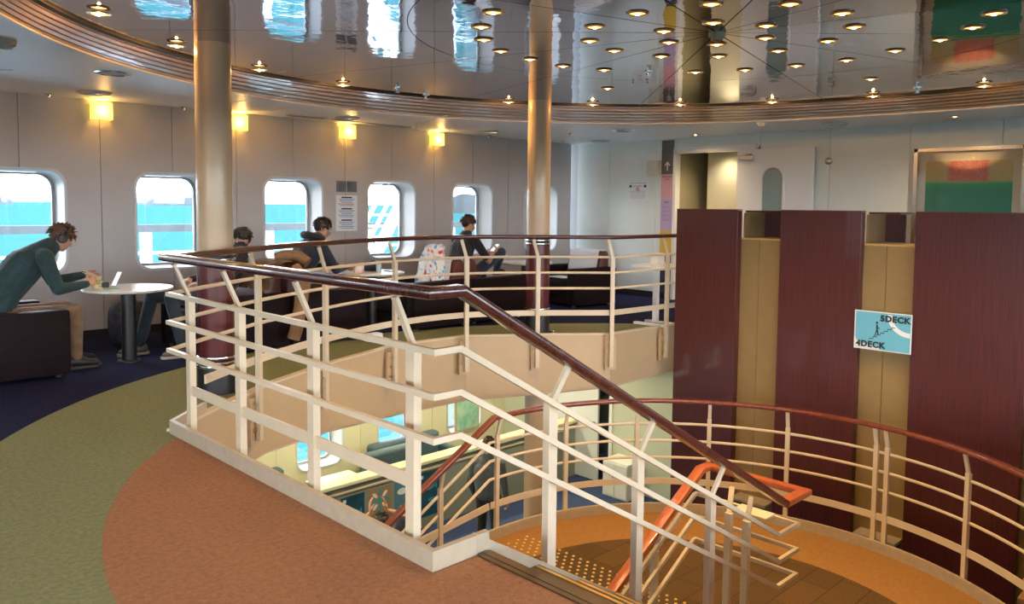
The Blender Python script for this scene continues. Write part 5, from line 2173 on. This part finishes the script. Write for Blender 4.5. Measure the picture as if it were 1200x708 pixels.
# white stand table beyond the far railing
sp_ = at(750, 383, 0)
o = thing('stand_table', 'white metal stand table beyond the railing near the arrow sign', 'table', (sp_.x+0.30, sp_.y-0.02, 0), math.radians(0))
mesh_obj('table_top', bx(-0.24, 0.24, -0.22, 0.22, 0.735, 0.775, 0.006, 1), m_white, o)
mesh_obj('support_column', bx(-0.03, 0.03, -0.03, 0.03, 0.03, 0.735), m_white, o)
mesh_obj('foot_bar', bx(-0.15, -0.08, -0.24, 0.24, 0.0, 0.03, 0.004, 1), m_white, o)
mesh_obj('foot_bar', bx(0.09, 0.16, -0.24, 0.24, 0.0, 0.03, 0.004, 1), m_white, o)
tb = (sp_.x+0.32, sp_.y-0.02)
o = tag(mesh_obj('box', bx(-0.07, 0.07, -0.06, 0.06, 0, 0.14, 0.004, 1), m_white), 'small white box on the white stand table', 'box')
o.location = (tb[0], tb[1], 0.776)


# ------------------------------------------------------------------ people
class Body:
    def __init__(s):
        s.p = []

    def cap(s, a, ra, b, rb, m):
        s.p.append(('c', Vector(a), ra, Vector(b), rb, m))

    def ell(s, c, r, m, rot=None):
        s.p.append(('e', Vector(c), Vector(r), rot or Matrix.Identity(3), None, m))

    def build(s, name, mats, parent, voxel=0.009, smooth=3):
        bm = bmesh.new()
        for q in s.p:
            if q[0] == 'c':
                _, a, ra, b, rb, m = q
                d = b-a
                L = max(d.length, 1e-4)
                rot = d.to_track_quat('Z', 'Y').to_matrix().to_4x4()
                bmesh.ops.create_icosphere(bm, subdivisions=2, radius=ra, matrix=Matrix.Translation(a))
                bmesh.ops.create_icosphere(bm, subdivisions=2, radius=rb, matrix=Matrix.Translation(b))
                bmesh.ops.create_cone(bm, cap_ends=True, cap_tris=True, segments=14, radius1=ra, radius2=rb, depth=L,
                                      matrix=Matrix.Translation((a+b)/2) @ rot)
            else:
                _, c, r, rot, _, m = q
                bmesh.ops.create_icosphere(bm, subdivisions=3, radius=1.0,
                                           matrix=Matrix.Translation(c) @ rot.to_4x4() @ Matrix.Diagonal((r.x, r.y, r.z, 1)))
        me = bpy.data.meshes.new(name)
        bm.to_mesh(me)
        bm.free()
        o = bpy.data.objects.new(name, me)
        C.objects.link(o)
        rm = o.modifiers.new('r', 'REMESH')
        rm.mode = 'VOXEL'
        rm.voxel_size = voxel
        rm.use_smooth_shade = True
        sm = o.modifiers.new('s', 'SMOOTH')
        sm.factor = 0.5
        sm.iterations = smooth
        dg = bpy.context.evaluated_depsgraph_get()
        me2 = bpy.data.meshes.new_from_object(o.evaluated_get(dg))
        o.modifiers.clear()
        o.data = me2
        bpy.data.meshes.remove(me)
        nf = len(me2.polygons)
        co = np.empty(nf*3, np.float32)
        me2.polygons.foreach_get('center', co)
        co = co.reshape(-1, 3)
        best = np.full(nf, 1e9)
        idx = np.zeros(nf, np.int32)
        for q in s.p:
            if q[0] == 'c':
                a, ra, b, rb = np.array(q[1]), q[2], np.array(q[3]), q[4]
                d = b-a
                t = np.clip(((co-a)@d)/max(d@d, 1e-9), 0, 1)
                dist = np.linalg.norm(co-(a+t[:, None]*d), axis=1)-(ra+(rb-ra)*t)
            else:
                R_ = np.array(q[3])
                loc = (co-np.array(q[1]))@R_
                r = np.array(q[2])
                k = np.linalg.norm(loc/r, axis=1)
                dist = (k-1)*r.min()
            mk = dist < best
            best[mk] = dist[mk]
            idx[mk] = q[5]
        me2.materials.clear()
        for q in mats:
            me2.materials.append(q)
        me2.polygons.foreach_set('material_index', idx)
        me2.polygons.foreach_set('use_smooth', np.ones(nf, bool))
        me2.update()
        o.name = name
        if parent:
            o.parent = parent
        return o


def frame(fwd, up):
    f = Vector(fwd).normalized()
    s = Vector(up).cross(f).normalized()   # left
    u = f.cross(s).normalized()
    return f, s, u


def add_head(B, c, fwd, up, SK, HR_, k=1.0):
    """head centred at c. returns rotation matrix (x=fwd, y=left, z=up)"""
    f, s, u = frame(fwd, up)
    M = Matrix((f, s, u)).transposed()
    P = lambda x, y, z: Vector(c)+M@Vector((x*k, y*k, z*k))
    B.ell(P(-0.012, 0, 0.028), (0.094*k, 0.074*k, 0.088*k), SK, M)      # cranium
    B.ell(P(0.018, 0, -0.030), (0.068*k, 0.060*k, 0.075*k), SK, M)      # face
    B.ell(P(0.045, 0, -0.082), (0.034*k, 0.036*k, 0.026*k), SK, M)      # chin
    B.cap(P(-0.02, 0.045, -0.05), 0.020*k, P(0.03, 0.032, -0.08), 0.018*k, SK)
    B.cap(P(-0.02, -0.045, -0.05), 0.020*k, P(0.03, -0.032, -0.08), 0.018*k, SK)
    B.cap(P(0.080, 0, 0.012), 0.009*k, P(0.104, 0, -0.028), 0.013*k, SK)  # nose
    B.cap(P(0.070, 0.030, 0.018), 0.010*k, P(0.074, -0.030, 0.018), 0.010*k, SK)  # brow
    B.cap(P(0.082, 0.016, -0.055), 0.007*k, P(0.082, -0.016, -0.055), 0.007*k, SK)  # lips
    for sg_ in (1, -1):
        B.ell(P(-0.012, sg_*0.076, -0.008), (0.020*k, 0.010*k, 0.032*k), SK, M)
    return M


def head_parts(parent, c, M, hairmat, k=1.0, fringe=0.5, length=0.0, seed=1, mess=1.0):
    rnd = random.Random(seed)
    P = lambda x, y, z: Vector(c)+M@Vector((x*k, y*k, z*k))
    bm = bmesh.new()
    # scalp cap
    bmesh.ops.create_icosphere(bm, subdivisions=4, radius=1.0)
    for v in bm.verts:
        x, y, z = v.co
        v.co = Vector((-0.014+x*0.101, y*0.081, 0.030+z*0.095))
    kill = [v for v in bm.verts if (v.co.x > 0.050 and v.co.z < 0.060) or (v.co.z < -0.045-length) or (v.co.x > 0.0 and v.co.z < 0.01 and abs(v.co.y) > 0.03)]
    bmesh.ops.delete(bm, geom=kill, context='VERTS')
    for v in bm.verts:
        q = 1+0.035*math.sin(40*v.co.y+30*v.co.x)+0.03*math.sin(55*v.co.z+21*v.co.x)
        v.co = P(v.co.x*q, v.co.y*q, v.co.z*q)
    # tufts
    for i in range(190):
        a = rnd.uniform(-PI, PI)
        e = rnd.uniform(-0.35, 1.4)
        d = Vector((math.cos(a)*math.cos(e), math.sin(a)*math.cos(e), math.sin(e)))
        base = Vector((-0.014+d.x*0.097, d.y*0.078, 0.030+d.z*0.092))
        if base.x > 0.055 and base.z < 0.06-0.03*fringe:
            continue
        if base.x > 0.01 and base.z < 0.015:
            continue
        if base.z < -0.045-length:
            continue
        flow = Vector((0.5*(1 if base.x > 0.03 else -0.6), 0.2*d.y, -0.75)) if base.z < 0.09 else Vector((0.8*rnd.choice((1, 1, -0.7)), rnd.uniform(-0.7, 0.7), 0.05))
        flow += Vector((rnd.uniform(-1, 1), rnd.uniform(-1, 1), rnd.uniform(-1, 1)))*0.35*mess
        flow = (flow+d*0.55*mess).normalized()
        L = rnd.uniform(0.025, 0.05) if mess > 0.5 else rnd.uniform(0.018, 0.032)
        w0 = rnd.uniform(0.008, 0.014)
        side = flow.cross(d)
        if side.length < 0.1:
            continue
        side.normalize()
        nrm = side.cross(flow)
        tip = base+flow*L
        mid = base+flow*L*0.55+d*0.006
        vs_ = [bm.verts.new(P(*(base+side*w0-d*0.004))), bm.verts.new(P(*(base-side*w0-d*0.004))), bm.verts.new(P(*(base+d*0.010))),
               bm.verts.new(P(*(mid+side*w0*0.7))), bm.verts.new(P(*(mid-side*w0*0.7))), bm.verts.new(P(*(mid+d*0.006))), bm.verts.new(P(*tip))]
        for f_ in ((0, 2, 5, 3), (2, 1, 4, 5), (1, 0, 3, 4), (3, 5, 6), (5, 4, 6), (4, 3, 6)):
            bm.faces.new([vs_[q] for q in f_])
    h = mesh_obj('hair', bm, hairmat, parent, True)
    md = h.modifiers.new('sol', 'SOLIDIFY')
    md.thickness = 0.004
    for sg_ in (1, -1):
        bm = bmesh.new()
        bmesh.ops.create_uvsphere(bm, u_segments=12, v_segments=8, radius=0.0105*k, matrix=Matrix.Translation(P(0.074, sg_*0.030, 0.000)))
        e = mesh_obj('eye', bm, mat('eye_white', (0.75, 0.73, 0.70), 0.3), parent, True)
        bm = bmesh.new()
        bmesh.ops.create_uvsphere(bm, u_segments=10, v_segments=6, radius=0.0055*k, matrix=Matrix.Translation(P(0.0815, sg_*0.030, 0.000)))
        mesh_obj('iris', bm, mat('eye_dark', (0.03, 0.02, 0.015), 0.2), e, True)


def add_hand(B, wrist, d, palm_n, SK, k=1.0, curl=0.5, left=False, thumb_out=0.9, curls=None):
    """wrist point, direction of the hand, normal pointing out of the palm"""
    d = Vector(d).normalized()
    n = Vector(palm_n)
    n = (n-d*n.dot(d)).normalized()
    s = d.cross(n).normalized()          # towards the thumb for a right hand when n is the palm normal
    if left:
        s = -s
    w_ = Vector(wrist)
    L = 0.085*k
    for j, off in enumerate((0.026, 0.009, -0.009, -0.026)):
        a = w_+s*off*0.55*k
        kn = w_+d*L*(1.0-0.04*abs(j-1))+s*off*k
        B.cap(a, 0.015*k, kn, 0.0115*k, SK)
        cu = (curls[j] if curls else curl)
        segs = (0.040, 0.026, 0.021)
        if j == 3:
            segs = (0.031, 0.020, 0.018)
        if j == 1:
            segs = (0.044, 0.029, 0.022)
        ang = 0
        p = kn
        r = 0.0098*k
        for sl in segs:
            ang += cu
            dr = d*math.cos(ang)+n*math.sin(ang)
            q = p+dr*sl*k
            B.cap(p, r, q, r*0.9, SK)
            p = q
            r *= 0.9
    # thumb leaves the side of the palm near its base
    t0 = w_+d*0.022*k+s*0.020*k
    t1 = t0+(s*0.75*thumb_out+d*0.65+n*0.25).normalized()*0.042*k
    t2 = t1+(s*0.25*thumb_out+d*0.85+n*0.45).normalized()*0.032*k
    t3 = t2+(d*0.85+n*0.55-s*0.1).normalized()*0.024*k
    B.cap(t0, 0.015*k, t1, 0.0118*k, SK)
    B.cap(t1, 0.0118*k, t2, 0.0105*k, SK)
    B.cap(t2, 0.0105*k, t3, 0.0088*k, SK)


def shoe(parent, ankle, toe_dir, m, sole, k=1.0, z0=0.0):
    d = Vector((toe_dir[0], toe_dir[1], 0)).normalized()
    s = Vector((-d.y, d.x, 0))
    bm = bmesh.new()
    secs = [(-0.075, 0.030, 0.075), (-0.05, 0.040, 0.105), (0.0, 0.044, 0.110), (0.05, 0.046, 0.085), (0.11, 0.050, 0.062), (0.16, 0.046, 0.052), (0.195, 0.030, 0.038)]
    rings = []
    for (t, hw, h) in secs:
        row = []
        for i in range(12):
            a = 2*PI*i/12
            y = math.cos(a)*hw*k*(1.0 if math.sin(a) < 0 else 0.9)
            z = (0.5+0.5*math.sin(a))*h*k
            row.append(bm.verts.new(Vector((ankle[0], ankle[1], z0+0.016))+d*t*k+s*y+Vector((0, 0, z))))
        rings.append(row)
    for a_, b_ in zip(rings[:-1], rings[1:]):
        for i in range(12):
            bm.faces.new((a_[i], a_[(i+1) % 12], b_[(i+1) % 12], b_[i]))
    bm.faces.new(list(reversed(rings[0])))
    bm.faces.new(rings[-1])
    o = mesh_obj('shoe', bm, m, parent, True)
    md = o.modifiers.new('s', 'SUBSURF')
    md.levels = md.render_levels = 1
    bm = bmesh.new()
    out = []
    for (t, hw) in ((-0.085, 0.02), (-0.07, 0.038), (0.0, 0.047), (0.06, 0.050), (0.12, 0.054), (0.17, 0.048), (0.205, 0.022)):
        out.append((t, hw))
    poly = [Vector((ankle[0], ankle[1], 0))+d*t*k+s*hw*k for t, hw in out]+[Vector((ankle[0], ankle[1], 0))+d*t*k-s*hw*k for t, hw in reversed(out)]
    prism(bm, [(p.x, p.y) for p in poly], z0, z0+0.024)
    mesh_obj('sole', bm, sole, o)
    return o


def figure(name, label, J, mats_, hair, k=1.0, head_f=(1, 0, 0), head_u=(0, 0, 1), sleeve='long', shoes=None, voxel=0.010, hairkw=None,
           handR=None, handL=None, neck_col=False, z0=0.0, bulk=1.0):
    """J: joint dictionary in world coordinates. materials: 0 top, 1 skin, 2 trousers"""
    top, skin, trou = mats_
    root = thing(name, label, 'person', (0, 0, 0))
    B = Body()
    hip, waist, chest, neck, head = [Vector(J[q]) for q in ('hip', 'waist', 'chest', 'neck', 'head')]
    hl, hr_ = Vector(J['hipL']), Vector(J['hipR'])
    sl, sr = Vector(J['shL']), Vector(J['shR'])
    left = (sl-sr).normalized()
    # torso
    for a, b, ra, rb, m in ((hip, waist, 0.115, 0.115, 0), (waist, chest, 0.118, 0.128, 0), (chest, neck, 0.122, 0.072, 0)):
        ra, rb = ra*k*bulk, rb*k*bulk
        for off in (-0.055, 0.0, 0.055):
            B.cap(a+left*off*k, ra, b+left*off*k*(0.9 if b is not neck else 0.35), rb, m)
    B.cap(sl-left*0.03*k, 0.066*k*bulk, sr+left*0.03*k, 0.066*k*bulk, 0)
    # pelvis
    B.cap(hl, 0.105*k, hr_, 0.105*k, 2)
    B.cap(hl, 0.098*k, hip+left*0.03, 0.10*k, 2)
    B.cap(neck-(head-neck)*0.1, 0.056*k, head-(Vector(head_u).normalized())*0.05*k, 0.052*k, 1)
    if neck_col:
        B.cap(neck, 0.070*k, neck+(head-neck)*0.45, 0.064*k, 0)
    M = add_head(B, head, head_f, head_u, 1, 3, k)
    for sd, sh in (('L', sl), ('R', sr)):
        el, wr = Vector(J['el'+sd]), Vector(J['wr'+sd])
        B.cap(sh, 0.060*k*bulk, el, 0.045*k*bulk, 0 if sleeve == 'long' else 0)
        if sleeve == 'short':
            mid = sh.lerp(el, 0.75)
            B.p.pop()
            B.cap(sh, 0.062*k*bulk, mid, 0.058*k*bulk, 0)
            B.cap(mid, 0.043*k, el, 0.038*k, 1)
            B.cap(el, 0.038*k, wr, 0.025*k, 1)
        else:
            B.cap(el, 0.045*k*bulk, wr, 0.034*k, 0)
            B.cap(wr, 0.026*k, wr+(wr-el).normalized()*0.02*k, 0.025*k, 1)
        hh = handL if sd == 'L' else handR
        hh = hh or {}
        add_hand(B, wr, hh.get('d', (wr-el)), hh.get('n', (0, 0, -1)), 1, k, hh.get('curl', 0.45), sd == 'L', hh.get('thumb', 0.9), hh.get('curls'))
    for sd, h in (('L', hl), ('R', hr_)):
        kn, an = Vector(J['kn'+sd]), Vector(J['an'+sd])
        B.cap(h, 0.094*k, kn, 0.066*k, 2)
        calf = kn.lerp(an, 0.35)
        B.cap(kn, 0.066*k, calf, 0.062*k, 2)
        B.cap(calf, 0.062*k, an, 0.050*k, 2)
    body = B.build('body', [top, skin, trou], root, voxel)
    head_parts(root, head, M, hair, k, **(hairkw or {}))
    if shoes:
        for sd in ('L', 'R'):
            an = Vector(J['an'+sd])
            td = J.get('toe'+sd, head_f)
            shoe(root, (an.x, an.y), td, shoes[0], shoes[1], k, z0)
    return root, M


def skin(name, c):
    return mat(name, c, 0.5, noise=0.08, nscale=8)


sk1 = skin('fair_skin', (0.60, 0.33, 0.24))
sk2 = skin('light_skin', (0.52, 0.30, 0.21))
cloth = lambda n_, c_, b_=0.35: mat(n_, c_, 0.85, noise=0.35, nscale=16, bump=b_, bscale=9, sheen=0.2)
m_hair_brown = mat('brown_hair', (0.16, 0.085, 0.045), 0.5, noise=0.5, nscale=40)
m_hair_black = mat('black_hair', (0.012, 0.010, 0.010), 0.4)
m_hair_dbrown = mat('dark_brown_hair', (0.045, 0.022, 0.016), 0.45)
m_shoe_d = mat('dark_shoe', (0.03, 0.025, 0.025), 0.5)
m_sole = mat('dark_sole', (0.05, 0.045, 0.04), 0.7)
m_shoe_b = mat('brown_shoe', (0.12, 0.08, 0.06), 0.6)
m_sole_l = mat('pale_sole', (0.35, 0.30, 0.25), 0.7)


def Y(px, py, y):
    return at_y(px, py, y)


# --- 1 man with headphones
hd = Y(72, 279, 7.88)
J = dict(hip=(1.60, 7.92, 0.52), waist=(1.68, 7.92, 0.72), chest=(1.84, 7.90, 0.93), neck=(2.03, 7.89, 1.09), head=hd,
         hipL=(1.66, 8.02, 0.49), hipR=(1.66, 7.82, 0.49),
         shL=(1.99, 8.08, 1.01), shR=(1.95, 7.70, 1.01),
         elL=(2.12, 8.14, 0.76), elR=(2.02, 7.60, 0.74), wrL=(2.34, 8.00, 0.82), wrR=(2.27, 7.70, 0.76),
         knL=(2.20, 8.06, 0.52), knR=(2.20, 7.78, 0.52), anL=(2.26, 8.08, 0.11), anR=(2.20, 7.78, 0.11), toeL=(1, 0.1), toeR=(1, 0.0))
root, M1 = figure('person', 'man in dark teal sweater with headphones, eating from a cup at the left table', J,
                  (cloth('teal_knit', (0.018, 0.055, 0.062)), sk1, cloth('khaki_cotton', (0.30, 0.19, 0.11))), m_hair_brown, 1.0,
                  (0.86, -0.02, -0.50), (0.5, 0, 0.86), shoes=(m_shoe_d, m_sole), voxel=0.0075, hairkw=dict(mess=0.9, seed=5, length=0.01), neck_col=True,
                  handR=dict(d=(0.85, 0.35, 0.30), n=(0.1, 0.9, -0.2), curl=0.75), handL=dict(d=(0.9, -0.35, -0.1), n=(0.1, -0.95, 0), curl=0.5, thumb=0.6), bulk=1.2)
hc = Vector(hd)
for sg_ in (1, -1):
    bm = bmesh.new()
    lathe(bm, [(0, 0.0), (0.030, 0.0), (0.040, 0.008), (0.041, 0.026), (0.032, 0.034), (0, 0.036)], 24)
    rot = Matrix.Rotation(-sg_*PI/2, 3, 'X')
    for v in bm.verts:
        v.co = hc+M1@(Vector((-0.012, sg_*0.072, -0.010))+rot@v.co)
    cup = mesh_obj('headphone_cup', bm, mat('matt_black_plastic', (0.015, 0.016, 0.018), 0.4), root, True)
bm = bmesh.new()
sweep(bm, [hc+M1@Vector((-0.012, 0.096*math.cos(math.radians(a)), 0.0+0.134*math.sin(math.radians(a)))) for a in range(0, 181, 12)], rect(0.026, 0.012), side_hint=tuple(M1@Vector((1, 0, 0))))
mesh_obj('headphone_band', bm, MATS['matt_black_plastic'], root, True)

# the cup, chopsticks and phone on/above the table
cupc = Vector((2.395, 7.84, 0.702))
cpo = thing('noodle_cup', 'pale yellow paper noodle cup held at the table edge', 'cup', cupc)
bm = bmesh.new()
lathe(bm, [(0, 0), (0.036, 0), (0.050, 0.108), (0.053, 0.112), (0.047, 0.110), (0.034, 0.006), (0, 0.006)], 28)
mesh_obj('cup_wall', bm, mat('cream_paper', (0.66, 0.62, 0.38), 0.6), cpo, True)
bm = bmesh.new()
lathe(bm, [(0.0405, 0.035), (0.0475, 0.085)], 28)
bm2_ = bm
mesh_obj('printed_band', bm, mat('paper_print', (0.30, 0.34, 0.10), 0.6, col2=(0.62, 0.50, 0.2), nscale=30), cpo, True)
bm = bmesh.new()
lathe(bm, [(0.0, 0.095), (0.046, 0.096)], 20)
mesh_obj('noodles', bm, mat('noodles_broth', (0.45, 0.28, 0.10), 0.5), cpo)
ch = thing('chopsticks', 'pair of pale wooden chopsticks in the right hand of the man with headphones', 'chopsticks', (0, 0, 0))
for k_ in (0, 1):
    bm = bmesh.new()
    a = Vector((2.25, 7.70+0.01*k_, 0.885-0.02*k_))
    b = Vector((2.41, 7.83+0.012*k_, 0.815))
    sweep(bm, [a, b], circ(0.0035, 6))
    mesh_obj('chopstick', bm, mat('pale_chopstick', (0.70, 0.58, 0.40), 0.5), ch)
ph = thing('phone', 'white-lit smartphone propped tilted on the left table behind the cup', 'phone', (2.58, 7.93, 0.702), math.radians(12))
ph.rotation_euler = (0, math.radians(-62), math.radians(15))
mesh_obj('case', bx(0, 0.15, -0.036, 0.036, 0, 0.009, 0.003, 1), m_steel, ph)
mesh_obj('screen', bx(0.006, 0.144, -0.032, 0.032, 0.0095, 0.0105), mat('phone_screen', (0.5, 0.55, 0.6), 0.1, emit=(0.8, 0.9, 1.0), estr=0.7), ph)
o = tag(mesh_obj('phone_stand', bx(-0.03, 0.03, -0.03, 0.03, 0, 0.05, 0.005, 1), m_black), 'small black stand behind the propped phone on the left table', 'stand')
o.location = (2.50, 7.93, 0.701)
o = tag(mesh_obj('wrapper', bx(-0.06, 0.06, -0.035, 0.035, 0, 0.004), mat('green_film', (0.05, 0.35, 0.14), 0.4)), 'small green wrapper lying on the left table beside the cup', 'wrapper')
o.location = (2.50, 7.76, 0.7005)

# --- 2 person hidden by the column, facing left
hd = Y(283.5, 281, 7.92)
J = dict(hip=(3.55, 7.92, 0.54), waist=(3.66, 7.92, 0.70), chest=(3.75, 7.92, 0.90), neck=(3.82, 7.92, 1.04), head=hd,
         hipL=(3.50, 7.80, 0.52), hipR=(3.50, 8.02, 0.52), shL=(3.78, 7.73, 0.99), shR=(3.78, 8.10, 0.99),
         elL=(3.58, 7.66, 0.74), elR=(3.55, 8.14, 0.74), wrL=(3.34, 7.78, 0.70), wrR=(3.34, 8.02, 0.72),
         knL=(3.03, 7.74, 0.58), knR=(2.98, 8.08, 0.57), anL=(3.12, 7.70, 0.11), anR=(2.86, 8.10, 0.11), toeL=(-1, 0.05), toeR=(-1, 0.1))
figure('person', 'person in black with blue jeans, facing left and mostly hidden by the left column', J,
       (cloth('black_knit', (0.012, 0.013, 0.018)), sk2, cloth('blue_denim', (0.022, 0.034, 0.052))), m_hair_black, 1.0, (-0.95, -0.05, -0.25), (-0.2, 0, 0.97),
       shoes=(m_shoe_b, m_sole_l), hairkw=dict(seed=9, length=0.02, mess=0.22), handR=dict(curl=0.4), handL=dict(curl=0.4))

# --- 3 man in the dark hoodie, facing right
hd = Y(378, 268, 7.95)
hx = hd.x
J = dict(hip=(hx-0.42, 7.95, 0.56), waist=(hx-0.36, 7.95, 0.72), chest=(hx-0.20, 7.95, 0.94), neck=(hx-0.09, 7.95, 1.10), head=hd,
         hipL=(hx-0.36, 8.06, 0.53), hipR=(hx-0.36, 7.84, 0.53), shL=(hx-0.13, 8.15, 1.02), shR=(hx-0.13, 7.75, 1.02),
         elL=(hx+0.02, 8.20, 0.76), elR=(hx+0.02, 7.70, 0.76), wrL=(hx+0.26, 8.06, 0.78), wrR=(hx+0.26, 7.86, 0.78),
         knL=(hx+0.12, 8.08, 0.56), knR=(hx+0.12, 7.84, 0.56), anL=(hx+0.14, 8.08, 0.11), anR=(hx+0.14, 7.82, 0.11))
m_navy_h = cloth('navy_hoodie', (0.014, 0.024, 0.045))
root, M3_ = figure('person', 'dark-haired man in a navy hoodie seen from behind, head bowed', J, (m_navy_h, sk2, cloth('black_trousers', (0.012, 0.012, 0.015))), m_hair_black, 1.0,
                   (0.84, -0.30, -0.38), (0.36, -0.05, 0.93), shoes=(m_shoe_d, m_sole), hairkw=dict(seed=3, mess=0.22, length=0.015), handR=dict(curl=0.6), handL=dict(curl=0.6), bulk=1.1)
nk = Vector((hx-0.09, 7.95, 1.10))
B = Body()
for i in range(10):
    a = PI*0.35+2*PI*0.65*i/9+PI*0.18
    p = nk+Vector((math.cos(a)*0.095-0.035, math.sin(a)*0.11, 0.025+0.028*(-math.cos(a))))
    if i:
        B.cap(pp, 0.042, p, 0.042, 0)
    pp = p
hood = B.build('hood', [m_navy_h], root, 0.012)

# --- 4 man with phone
hd = Y(549, 263, 7.95)
hx = hd.x
J = dict(hip=(hx-0.20, 7.95, 0.55), waist=(hx-0.17, 7.95, 0.72), chest=(hx-0.10, 7.95, 0.94), neck=(hx-0.04, 7.95, 1.10), head=hd,
         hipL=(hx-0.10, 8.06, 0.53), hipR=(hx-0.10, 7.84, 0.53), shL=(hx-0.05, 8.15, 1.03), shR=(hx-0.05, 7.75, 1.03),
         elL=(hx+0.14, 8.18, 0.78), elR=(hx+0.14, 7.70, 0.76), wrL=(hx+0.38, 8.02, 0.82), wrR=(hx+0.38, 7.88, 0.84),
         knL=(hx+0.38, 8.10, 0.60), knR=(hx+0.56, 7.90, 0.86), anL=(hx+0.40, 8.10, 0.11), anR=(hx+0.72, 8.16, 0.62), toeR=(1, 0.5))
root, M4_ = figure('person', 'man in a black t-shirt and jeans looking at a phone, near the right column', J,
                   (cloth('black_tshirt', (0.014, 0.017, 0.026)), sk2, cloth('dark_denim', (0.022, 0.040, 0.085))), m_hair_dbrown, 1.0,
                   (0.90, -0.20, -0.28), (0.25, 0, 0.95), sleeve='short', hairkw=dict(seed=12, mess=0.22, length=0.01),
                   handR=dict(d=(0.8, 0.1, 0.45), n=(0, 0.5, 0.6), curl=0.6), handL=dict(d=(0.8, -0.2, 0.3), n=(0, -0.3, 0.8), curl=0.5))
shoe(root, (hx+0.40, 8.10), (1, 0), m_shoe_d, m_sole, 1.0, 0.0)
s_ = shoe(root, (hx+0.74, 8.17), (1, 0.3), m_shoe_d, m_sole, 1.0, 0.52)
pp_ = Y(590, 302, 7.92)
o = thing('phone', 'pale phone in the hands of the man in the black t-shirt', 'phone', (hx+0.47, 7.93, 0.915))
o.rotation_euler = (0, math.radians(-38), 0)
mesh_obj('case', bx(-0.075, 0.075, -0.037, 0.037, 0, 0.009, 0.003, 1), m_white, o)
mesh_obj('screen', bx(-0.069, 0.069, -0.033, 0.033, 0.0095, 0.0105), MATS['phone_screen'], o)

# --- 5 standing person on the deck below
hd = at(573, 522, -1.80)
ax, ay_ = hd.x, hd.y
fz = ZB
f5 = Vector((0.85, 0.45, 0)).normalized()
l5 = Vector((-f5.y, f5.x, 0))


def g5(a, b, z):
    p = Vector((ax, ay_, 0))+f5*a+l5*b
    return (p.x, p.y, fz+z)


J = dict(hip=g5(-0.03, 0, 0.95), waist=g5(-0.05, 0, 1.08), chest=g5(-0.06, 0, 1.27), neck=g5(-0.04, 0, 1.43), head=g5(0, 0, 1.60),
         hipL=g5(-0.02, 0.09, 0.90), hipR=g5(-0.02, -0.09, 0.90), shL=g5(-0.05, 0.19, 1.37), shR=g5(-0.05, -0.19, 1.37),
         elL=g5(-0.06, 0.25, 1.08), elR=g5(-0.08, -0.26, 1.08), wrL=g5(0.08, 0.24, 0.86), wrR=g5(0.0, -0.27, 0.84),
         knL=g5(0.02, 0.10, 0.50), knR=g5(0.0, -0.10, 0.50), anL=g5(-0.04, 0.11, 0.10), anR=g5(-0.02, -0.11, 0.10), toeL=f5, toeR=f5)
figure('person', 'person in a grey sweatshirt and black trousers standing on the deck below', J,
       (cloth('grey_sweatshirt', (0.11, 0.13, 0.15)), sk2, MATS['black_trousers']), m_hair_dbrown, 1.0, tuple(f5+Vector((0, 0, -0.25))), (0.1, 0, 0.97),
       shoes=(m_shoe_d, m_sole), hairkw=dict(seed=21, mess=0.22, length=0.01), handR=dict(n=tuple(l5), curl=0.5), handL=dict(n=tuple(-l5), curl=0.5), z0=ZB, bulk=1.1)

# --- 6 woman sitting below with raised arms
hd = at(447, 613, -2.32)
ax, ay_ = hd.x, hd.y
fz = ZB
f5 = Vector((0.35, 0.94, 0)).normalized()
l5 = Vector((-f5.y, f5.x, 0))
J = dict(hip=g5(-0.10, 0, 0.47), waist=g5(-0.10, 0, 0.60), chest=g5(-0.07, 0, 0.78), neck=g5(-0.03, 0, 0.92), head=g5(0, 0, 1.08),
         hipL=g5(-0.05, 0.09, 0.44), hipR=g5(-0.05, -0.09, 0.44), shL=g5(-0.05, 0.17, 0.88), shR=g5(-0.05, -0.17, 0.88),
         elL=g5(0.16, 0.25, 1.05), elR=g5(0.10, -0.30, 1.10), wrL=g5(0.16, 0.09, 1.16), wrR=g5(0.13, -0.10, 1.17),
         knL=g5(0.36, 0.10, 0.47), knR=g5(0.36, -0.10, 0.47), anL=g5(0.36, 0.11, 0.10), anR=g5(0.36, -0.11, 0.10), toeL=f5, toeR=f5)
figure('person', 'black-haired woman sitting on the deck below with both arms raised by the posters', J,
       (cloth('navy_shirt', (0.02, 0.03, 0.07)), sk1, MATS['black_trousers']), m_hair_black, 1.08, tuple(f5+Vector((0, 0, -0.1))), (0, 0, 1), sleeve='short',
       shoes=(m_shoe_d, m_sole), hairkw=dict(seed=31, mess=0.3, length=0.10), z0=ZB, voxel=0.009, handR=dict(d=(0, 0.2, 0.8), n=tuple(l5), curl=0.3), handL=dict(d=(0, 0.2, 0.8), n=tuple(-l5), curl=0.3))
o = thing('stool', 'dark low stool under the seated woman on the deck below', 'stool', g5(-0.10, 0, 0))
mesh_obj('seat', bx(-0.2, 0.2, -0.2, 0.2, 0.30, 0.375, 0.02, 2), m_lsofa, o)
for sx_ in (-0.16, 0.16):
    for sy_ in (-0.16, 0.16):
        mesh_obj('leg', bx(sx_-0.015, sx_+0.015, sy_-0.015, sy_+0.015, 0, 0.30), m_steel, o)
